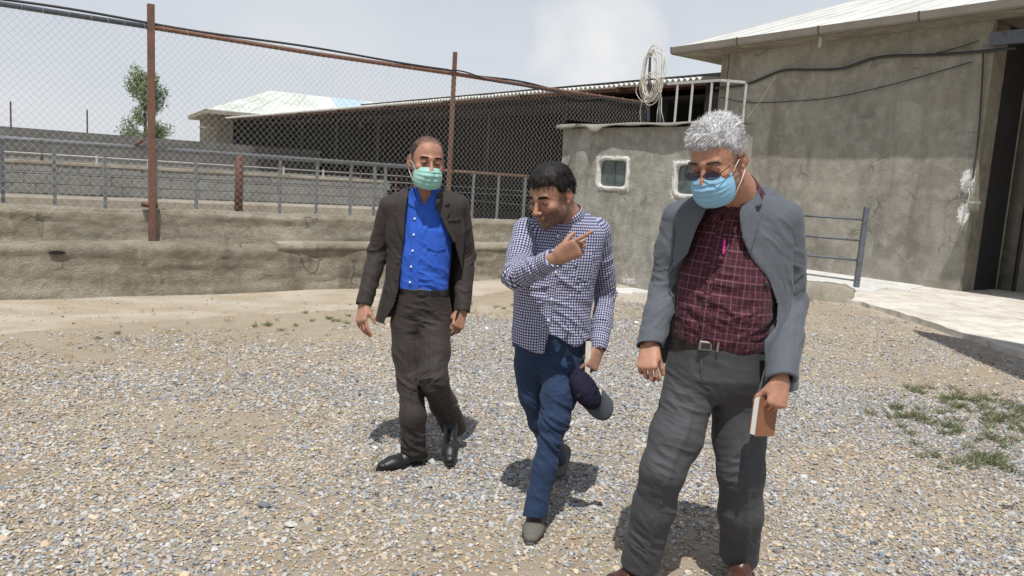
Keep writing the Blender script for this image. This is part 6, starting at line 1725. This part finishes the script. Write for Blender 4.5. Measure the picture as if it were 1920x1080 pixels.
# ------------------------------------------------------------------ grey haired man (right)
def man_right():
    root = empty('person', (G(1260, 1110).x, G(1260, 1110).y, 0))
    props(root, 'grey haired man in open grey jacket, plaid burgundy shirt, glasses and blue face mask', 'person', 'three men walking over the gravel')
    skin = (.41, .215, .145)
    H = Head(P(1345, 298, 2.66), math.radians(-42), math.radians(28), math.radians(-4), 1.08)
    nb = P(1392, 372, 2.8)
    def mask(q):
        z0 = np.interp(q[:, 1], [-.11, -.075, -.04, -.02, .0, .03, .06, .11], [.068, .068, .055, .018, .008, -.005, -.05, -.06])
        return q[:, 2] - z0
    hv = build_head(H, nb, .063, root, dict(skin=skin, beard=.35, beard_col=(.2, .17, .16), hairmask=mask, scalp=(.25, .22, .21)))
    ShL, ShR = P(1272, 408, 2.86), P(1470, 410, 2.8)
    ElL, ElR = P(1247, 532, 2.88), P(1481, 562, 2.84)
    WrL, WrR = P(1218, 648, 2.74), P(1464, 712, 2.6)
    cur = [(.75, .8, .5), (.85, .95, .5), (.9, 1.0, .5), (.95, 1.0, .5)]
    h1 = hand(WrL, P(1212, 694, 2.68) - WrL, V(.85, -.5, 0), True, cur, (.3, .9), .98)
    dR = P(1456, 764, 2.57) - WrR
    h2 = hand(WrR, dR, V(-1, -.15, .2), False, [(1.0, 1.2, .6), (1.05, 1.2, .6), (1.05, 1.25, .6), (1.1, 1.3, .6)], (.5, .8), .98)
    hipA, kneeA, ankA = P(1290, 730, 2.8), P(1244, 880, 2.7), P(1200, 1050, 2.78)
    hipB, kneeB, ankB = P(1382, 740, 2.84), P(1390, 885, 2.78), P(1384, 1045, 2.9)
    ub = under_body([([nb, P(1375, 440, 2.86), P(1352, 540, 2.86), P(1345, 680, 2.84)], [.055, .09, .09, .09]), ([ShL, ElL, WrL], [.036, .034, .026]), ([ShR, ElR, WrR], [.036, .034, .026]),
                     ([P(1375, 430, 2.87), ShL + V(.03, .0, -.02)], [.05, .034]), ([P(1375, 430, 2.87), ShR], [.05, .034]),
                     ([P(1345, 680, 2.84), hipA, kneeA, ankA], [.09, .05, .045, .035]), ([hipB, kneeB, ankB], [.05, .045, .035])], skin)
    join_body('body', [hv, (h1[0], h1[1], hand_tint(h1[0], skin, h1[2], h1[3])), (h2[0], h2[1], hand_tint(h2[0], skin, h2[2], h2[3])), ub], root)
    hc, hp = hair_cap(H, mask, .006, (.36, .36, .37), root, hmap=lambda q: .008 * np.clip((q[:, 2] - .05) / .05, 0, 1))
    k = rng.choice(len(hp), 17000); r_ = hp[k]; fr = np.clip((-r_[:, 1] - .0) / .07, 0, 1); tp = np.clip((r_[:, 2] - .05) / .05, 0, 1)
    cs = rng.normal(0, .35, (400, 3))[(np.abs((r_ * 45).astype(int) @ np.array([7, 31, 57])) % 400)]
    dd = np.stack([-.35 * fr + .3 * r_[:, 0], .45 - 1.35 * fr, -.5 * (1 - tp) - .1 * fr], -1) + r_ * (.2 + 1.1 * tp[:, None]) + cs * (.12 + .3 * tp[:, None]) + rng.normal(0, .12, (len(k), 3))
    wt_ = rng.random((len(k), 1)); cc = np.array([.26, .26, .27]) * (1 - wt_) + np.array([.9, .9, .9]) * wt_
    strands('hair_strands', H, r_, dd, 
            .011 + .012 * tp * rng.random(len(k)), .0006, cc, hc, .45, 4)
    brows(H, root, (.1, .09, .085), th=.004)
    mk = surgical_mask(H, M['mask_blue'], root, -.016, -.125, .07, 4)
    # glasses
    gl = MB(); gp = lambda *p: Vector(H.w(p))
    for x in (-1, 1):
        ring = [gp(x * (.034 + .026 * math.cos(t) * (1 - .08 * math.sin(t))), -.118 + .012 * (abs(.034 + .026 * math.cos(t)) / .06)**2, -.006 + .0128 * math.sin(t)) for t in np.linspace(0, 6.283, 25)[:-1]]
        gl.tube(ring, .0014, 5, closed=True); gl.tube([gp(x * .06, -.106, -.002), gp(x * .083, -.03, .006), gp(x * .086, .02, .002)], .0016, 5)
    gl.tube([gp(-.009, -.119, -.003), gp(0, -.122, .0), gp(.009, -.119, -.003)], .0014, 5)
    go = gl.build('glasses', M['iris'], root, True)
    for x in (-1, 1):
        ring = [(x * (.034 + .025 * math.cos(t)), -.118 + .012 * (abs(.034 + .025 * math.cos(t)) / .06)**2, -.006 + .012 * math.sin(t)) for t in np.linspace(0, 6.283, 25)[:-1]]
        MB().prism([gp(*q) for q in ring], gp(0, .0015, 0) - gp(0, 0, 0)).build('lens', M['lens'], go)
    # shirt
    yw = math.radians(-10)
    SL = Loft([(372, 1362, 1424, 2.82, .07), (388, 1344, 1440, 2.83, .09), (410, 1306, 1452, 2.855, .112), (450, 1290, 1456, 2.865, .138), (520, 1270, 1452, 2.84, .165), (580, 1262, 1446, 2.83, .172), (630, 1260, 1434, 2.83, .165), (648, 1262, 1432, 2.83, .155)], yw)
    vs = Vol(SL.bb[0] - .03, SL.bb[1] + .03, .005); vs.add(SL.prim())
    sh = garment('shirt', vs, M['plaid'], root, [(P(1340, 560, 2.66), .09, (.5, 0, 1), .06, .008), (P(1290, 600, 2.68), .07, (.7, 0, 1), .05, .008), (P(1400, 600, 2.68), .07, (-.5, 0, 1), .05, .007), (P(1350, 470, 2.68), .09, (.9, 0, .5), .07, .006)], .005, 7, 21.0, fab=fab_loft(SL, .2, 0, .05))
    ng_ = (P(1378, 348, 2.78) - nb).normalized()
    cv = Vol(A3(nb) - .18, A3(nb) + .15, .004); cv.add(rc(nb - ng_ * .035, nb + ng_ * .03, .078, .073), 0); cv.cut(rc(nb - ng_ * .1, nb + ng_ * .12, .0655, .0655)); carve(cv, [(1310, 340), (1362, 340), (1372, 380), (1362, 405), (1342, 400)], None)
    garment('collar', cv, M['plaid'], sh, base=.001, seed=2, fab=fab_axis([nb - ng_ * .05, nb + ng_ * .05], .07))
    for poly in ([(1412, 345), (1422, 372), (1400, 396), (1384, 408), (1366, 388), (1388, 368)], [(1334, 398), (1350, 400), (1352, 412), (1340, 420), (1326, 410)]):
        garment('collar_flap', patch(vs, poly, SL, -.004, .012), M['plaid'], sh, base=.001, n=1, fab=fab_loft(SL, .2, .01, .5))
    pf = patch(vs, [(1348, 408), (1362, 408), (1340, 520), (1326, 600), (1322, 640), (1306, 640), (1312, 590), (1328, 500)], SL, -.003, .003); garment('placket', pf, M['plaid'], sh, base=.002, bl=14, n=1, fab=fab_loft(SL, .2, .01, .05))
    pf = patch(vs, [(1338, 446), (1376, 444), (1378, 486), (1360, 494), (1340, 488)], SL, -.003, .0035); garment('chest_pocket', pf, M['plaid'], sh, base=.002, bl=14, n=1, fab=fab_loft(SL, .2, .012, .05))
    for (x, y) in ((1350, 428), (1340, 470), (1328, 520), (1320, 565), (1314, 608)): button(surf_pt(x, y, vs, 2.7) + V(0, -.004, 0), (-.2, -1, 0), .0055, M['button_dark'], sh)
    pn0, pn1 = surf_pt(1357, 449, vs, 2.7) + V(0, -.012, 0), surf_pt(1355, 476, vs, 2.7) + V(0, -.01, 0)
    pen = empty('pen', pn1); props(pen, 'bright pink pen clipped in the plaid shirt pocket of the grey haired man', 'pen')
    MB().tube([pn1, pn0], .0046, 8).build('barrel', M['pink'], pen, True); MB().bar(pn0 + V(.0, -.006, 0), pn0.lerp(pn1, .6) + V(0, -.007, 0), .003).build('clip', M['pink'], pen)
    # jacket
    JL = Loft([(362, 1352, 1436, 2.84, .09), (378, 1310, 1468, 2.85, .115), (396, 1262, 1486, 2.86, .135), (440, 1256, 1492, 2.87, .16), (500, 1246, 1484, 2.87, .175), (560, 1232, 1480, 2.87, .19), (620, 1222, 1484, 2.86, .2), (680, 1212, 1490, 2.86, .205), (708, 1210, 1490, 2.86, .205)], yw)
    vj = Vol(JL.bb[0] - .1, JL.bb[1] + .1, .0052); vj.add(JL.prim())
    vj.add(rc(P(1340, 376, 2.86), ShL, .05, .06), .035); vj.add(rc(P(1436, 374, 2.84), ShR, .05, .062), .035)
    solid = vj.like(); vj.cut(JL.prim(-.013, 0, .1))
    carve(vj, [(1338, 340), (1322, 392), (1304, 430), (1289, 476), (1262, 506), (1244, 530), (1226, 575), (1214, 640), (1206, 700), (1200, 800), (1416, 800), (1420, 735), (1434, 690), (1432, 640), (1456, 612), (1456, 570), (1440, 524), (1408, 482), (1392, 446), (1386, 404), (1398, 330)], JL, -.02)
    jk = garment('jacket', vj, M['suit_grey'], root, [(P(1465, 540, 2.75), .08, (1, 0, .3), .08, .007), (P(1460, 660, 2.75), .08, (1, 0, -.2), .08, .007), (P(1440, 440, 2.75), .06, (.8, 0, 1), .06, .005)], .005, 6, 24.0, fab=fab_loft(JL, .23))
    for A_, B_, C_, rr, sd in ((ShL, ElL, WrL, (.06, .056, .046), 2.), (ShR, ElR, WrR, (.068, .062, .05), 8.)):
        va = Vol(np.minimum(np.minimum(A3(A_), A3(B_)), A3(C_)) - .1, np.maximum(np.maximum(A3(A_), A3(B_)), A3(C_)) + .1, .005)
        limb(va, [A_, A_.lerp(B_, .5), B_, B_.lerp(C_, .5), C_], [rr[0], rr[0] - .001, rr[1] - .002, (rr[1] + rr[2]) / 2 + .004, rr[2] + .004], .016)
        ax = (C_ - B_).normalized(); va.cut(bx(C_ + ax * .06, (.1, .1, .055), frame(V(1, 0, 0), ax.cross(V(1, 0, 0)))), .003); va.cut(rc(C_ - ax * .03, C_ + ax * .1, .04, .042))
        dr = (B_ - A_).normalized(); garment('sleeve', va, M['suit_grey'], jk, [(B_, .07, dr + V(.4, 0, .2), .05, .009), (A_.lerp(B_, .45), .07, dr + V(-.6, 0, 0), .06, .007), (B_.lerp(C_, .55), .07, dr + V(.5, .1, .2), .06, .006)], .004, 8, sd + 30, fab=fab_axis([A_, B_, C_], .065))
    for poly in ([(1336, 356), (1300, 372), (1272, 392), (1264, 408), (1268, 440), (1262, 470), (1262, 505), (1289, 477), (1305, 430), (1324, 392)], [(1396, 350), (1404, 340), (1422, 358), (1430, 382), (1416, 392), (1426, 408), (1418, 440), (1406, 478), (1392, 446), (1386, 404)]):
        garment('lapel', patch(solid, poly, JL, -.006, .016, -.03), M['suit_grey'], jk, base=.0015, bl=14, n=1, fab=fab_loft(JL, .23, .02, .5))
    nt = surf_pt(1414, 391, solid, 2.75) + V(0, -.012, 0); MB().prism([nt + V(-.013, 0, .002), nt + V(.008, 0, .012), nt + V(.008, 0, -.01)], V(0, .004, 0)).build('lapel_notch', M['button_dark'], jk)
    button(surf_pt(1437, 533, solid, 2.75) + V(0, -.004, 0), (.1, -1, 0), .009, M['button_dark'], jk)
    # belt, trousers
    TL = Loft([(630, 1262, 1432, 2.83, .155), (660, 1258, 1432, 2.83, .15), (700, 1248, 1436, 2.83, .15), (728, 1250, 1432, 2.83, .125), (745, 1268, 1418, 2.83, .09)], yw)
    bl = Vol(TL.bb[0] - .03, TL.bb[1] + .03, .005); bl.add(TL.prim(.003)); k = np.argwhere(bl.F < .05); p = np.stack([bl.ax[i][k[:, i]] for i in range(3)], -1); i = tuple(k.T)
    xy, dep = project(p); sl_ = (xy[:, 0] - 1345) * .05
    bl.F[i] = np.maximum(bl.F[i], np.maximum(638 + sl_ - xy[:, 1], xy[:, 1] - 660 - sl_) * dep / FPX); bo = garment('belt', bl, M['belt'], root, base=.0008, n=1)
    bc = surf_pt(1322, 648, bl, 2.7); bu = MB(); fx = (P(1350, 651, 2.7) - P(1300, 646, 2.7)).normalized()
    bu.box(bc + V(0, -.006, 0), (.024, .004, .017), (fx, V(0, 1, 0), fx.cross(V(0, 1, 0)))); bk = bu.build('buckle', M['metal'], bo, bevel=.003)
    MB().box(bc + V(0, -.011, 0), (.016, .002, .010), (fx, V(0, 1, 0), fx.cross(V(0, 1, 0)))).build('buckle_inset', M['button_dark'], bk)
    c2 = surf_pt(1345, 650, bl, 2.7); MB().box(c2 + V(0, -.005, 0), (.0035, .003, .018), (fx, V(0, 1, 0), fx.cross(V(0, 1, 0)))).build('belt_keeper', M['metal'], bo)
    hA_, hB_ = P(1200, 1058, 2.79), P(1385, 1045, 2.92)
    tv = trousers(TL, ((TL.bb[0][0] - .25, 2.5, .02), (TL.bb[1][0] + .1, 3.1, P(1345, 655, 2.7).z + .02)), [P(1290, 745, 2.8), P(1268, 820, 2.74), kneeA, P(1226, 950, 2.74), hA_], [.098, .093, .078, .075, .072],
                  [P(1382, 745, 2.83), P(1386, 820, 2.82), kneeB, P(1388, 960, 2.82), hB_], [.1, .095, .081, .078, .076], (hA_, kneeA, .06, .06, .066), (hB_, kneeB, .06, .06, .066), .035)
    tr = garment('trousers', tv, M['trousers_grey'], root, [(P(1290, 760, 2.68), .1, (.35, 0, 1), .05, .007), (P(1255, 860, 2.6), .07, (.35, 0, 1), .045, .006), (P(1220, 960, 2.65), .07, (.6, 0, 1), .055, .005), (P(1385, 880, 2.7), .08, (-.5, 0, 1), .05, .005), (P(1390, 1000, 2.8), .07, (.5, 0, 1), .045, .005), (P(1205, 1030, 2.68), .05, (.6, 0, 1), .04, .007)], .005, 6, 31.0, creases=[([P(1290, 745, 2.8), kneeA, hA_], .006), ([P(1382, 745, 2.83), kneeB, hB_], .005)])
    zt = vs
    pf = patch(tv, [(1310, 670), (1318, 668), (1320, 730), (1312, 740)], TL, -.003, .004); garment('fly', pf, M['trousers_grey'], tr, base=.001, n=1)
    shoe('shoe', G(1215, 1092), G(1128, 1118), (0, 0, 1), .056, M['leather_brown'], M['sole'], root, high=.05)
    shoe('shoe', G(1390, 1088), G(1362, 1150), (0, 0, 1), .056, M['leather_brown'], M['sole'], root, high=.05)
    # ring
    w = h2[2]; c = w(.084 + .03, -.012, -.012)
    # notebook in his left hand
    nc = P(1432, 780, 2.61)
    nbk = empty('notebook', nc); props(nbk, 'brown covered notebook with white page edges held in the hand of the grey haired man', 'notebook')
    up_ = (P(1440, 740, 2.66) - P(1430, 815, 2.65)).normalized(); ex = V(.72, -.45, .0); ex = (ex - up_ * ex.dot(up_)).normalized(); en = up_.cross(ex)   # ex along the cover, en page thickness
    ex = V(.9, .42, 0); ex = (ex - up_ * ex.dot(up_)).normalized(); en = up_.cross(ex)
    AXn = (ex, en, up_); hw, hh_, ht = .042, .068, .014
    MB().box(nc, (hw - .002, ht - .002, hh_ - .003), AXn).build('pages', flat('pages', (.78, .77, .73), .8, 0, .05, 200), nbk)
    mbn = MB(); 
    mbn.box(nc + en * ht, (hw, .0016, hh_), AXn); mbn.box(nc - en * ht, (hw, .0016, hh_), AXn); mbn.box(nc + ex * (hw + .001), (.0018, ht + .0016, hh_), AXn)
    mbn.build('cover', flat('cover_brown', (.24, .1, .05), .45, 0, .2, 60), nbk, bevel=.001)
    return H
man_left(); man_middle(); man_right()
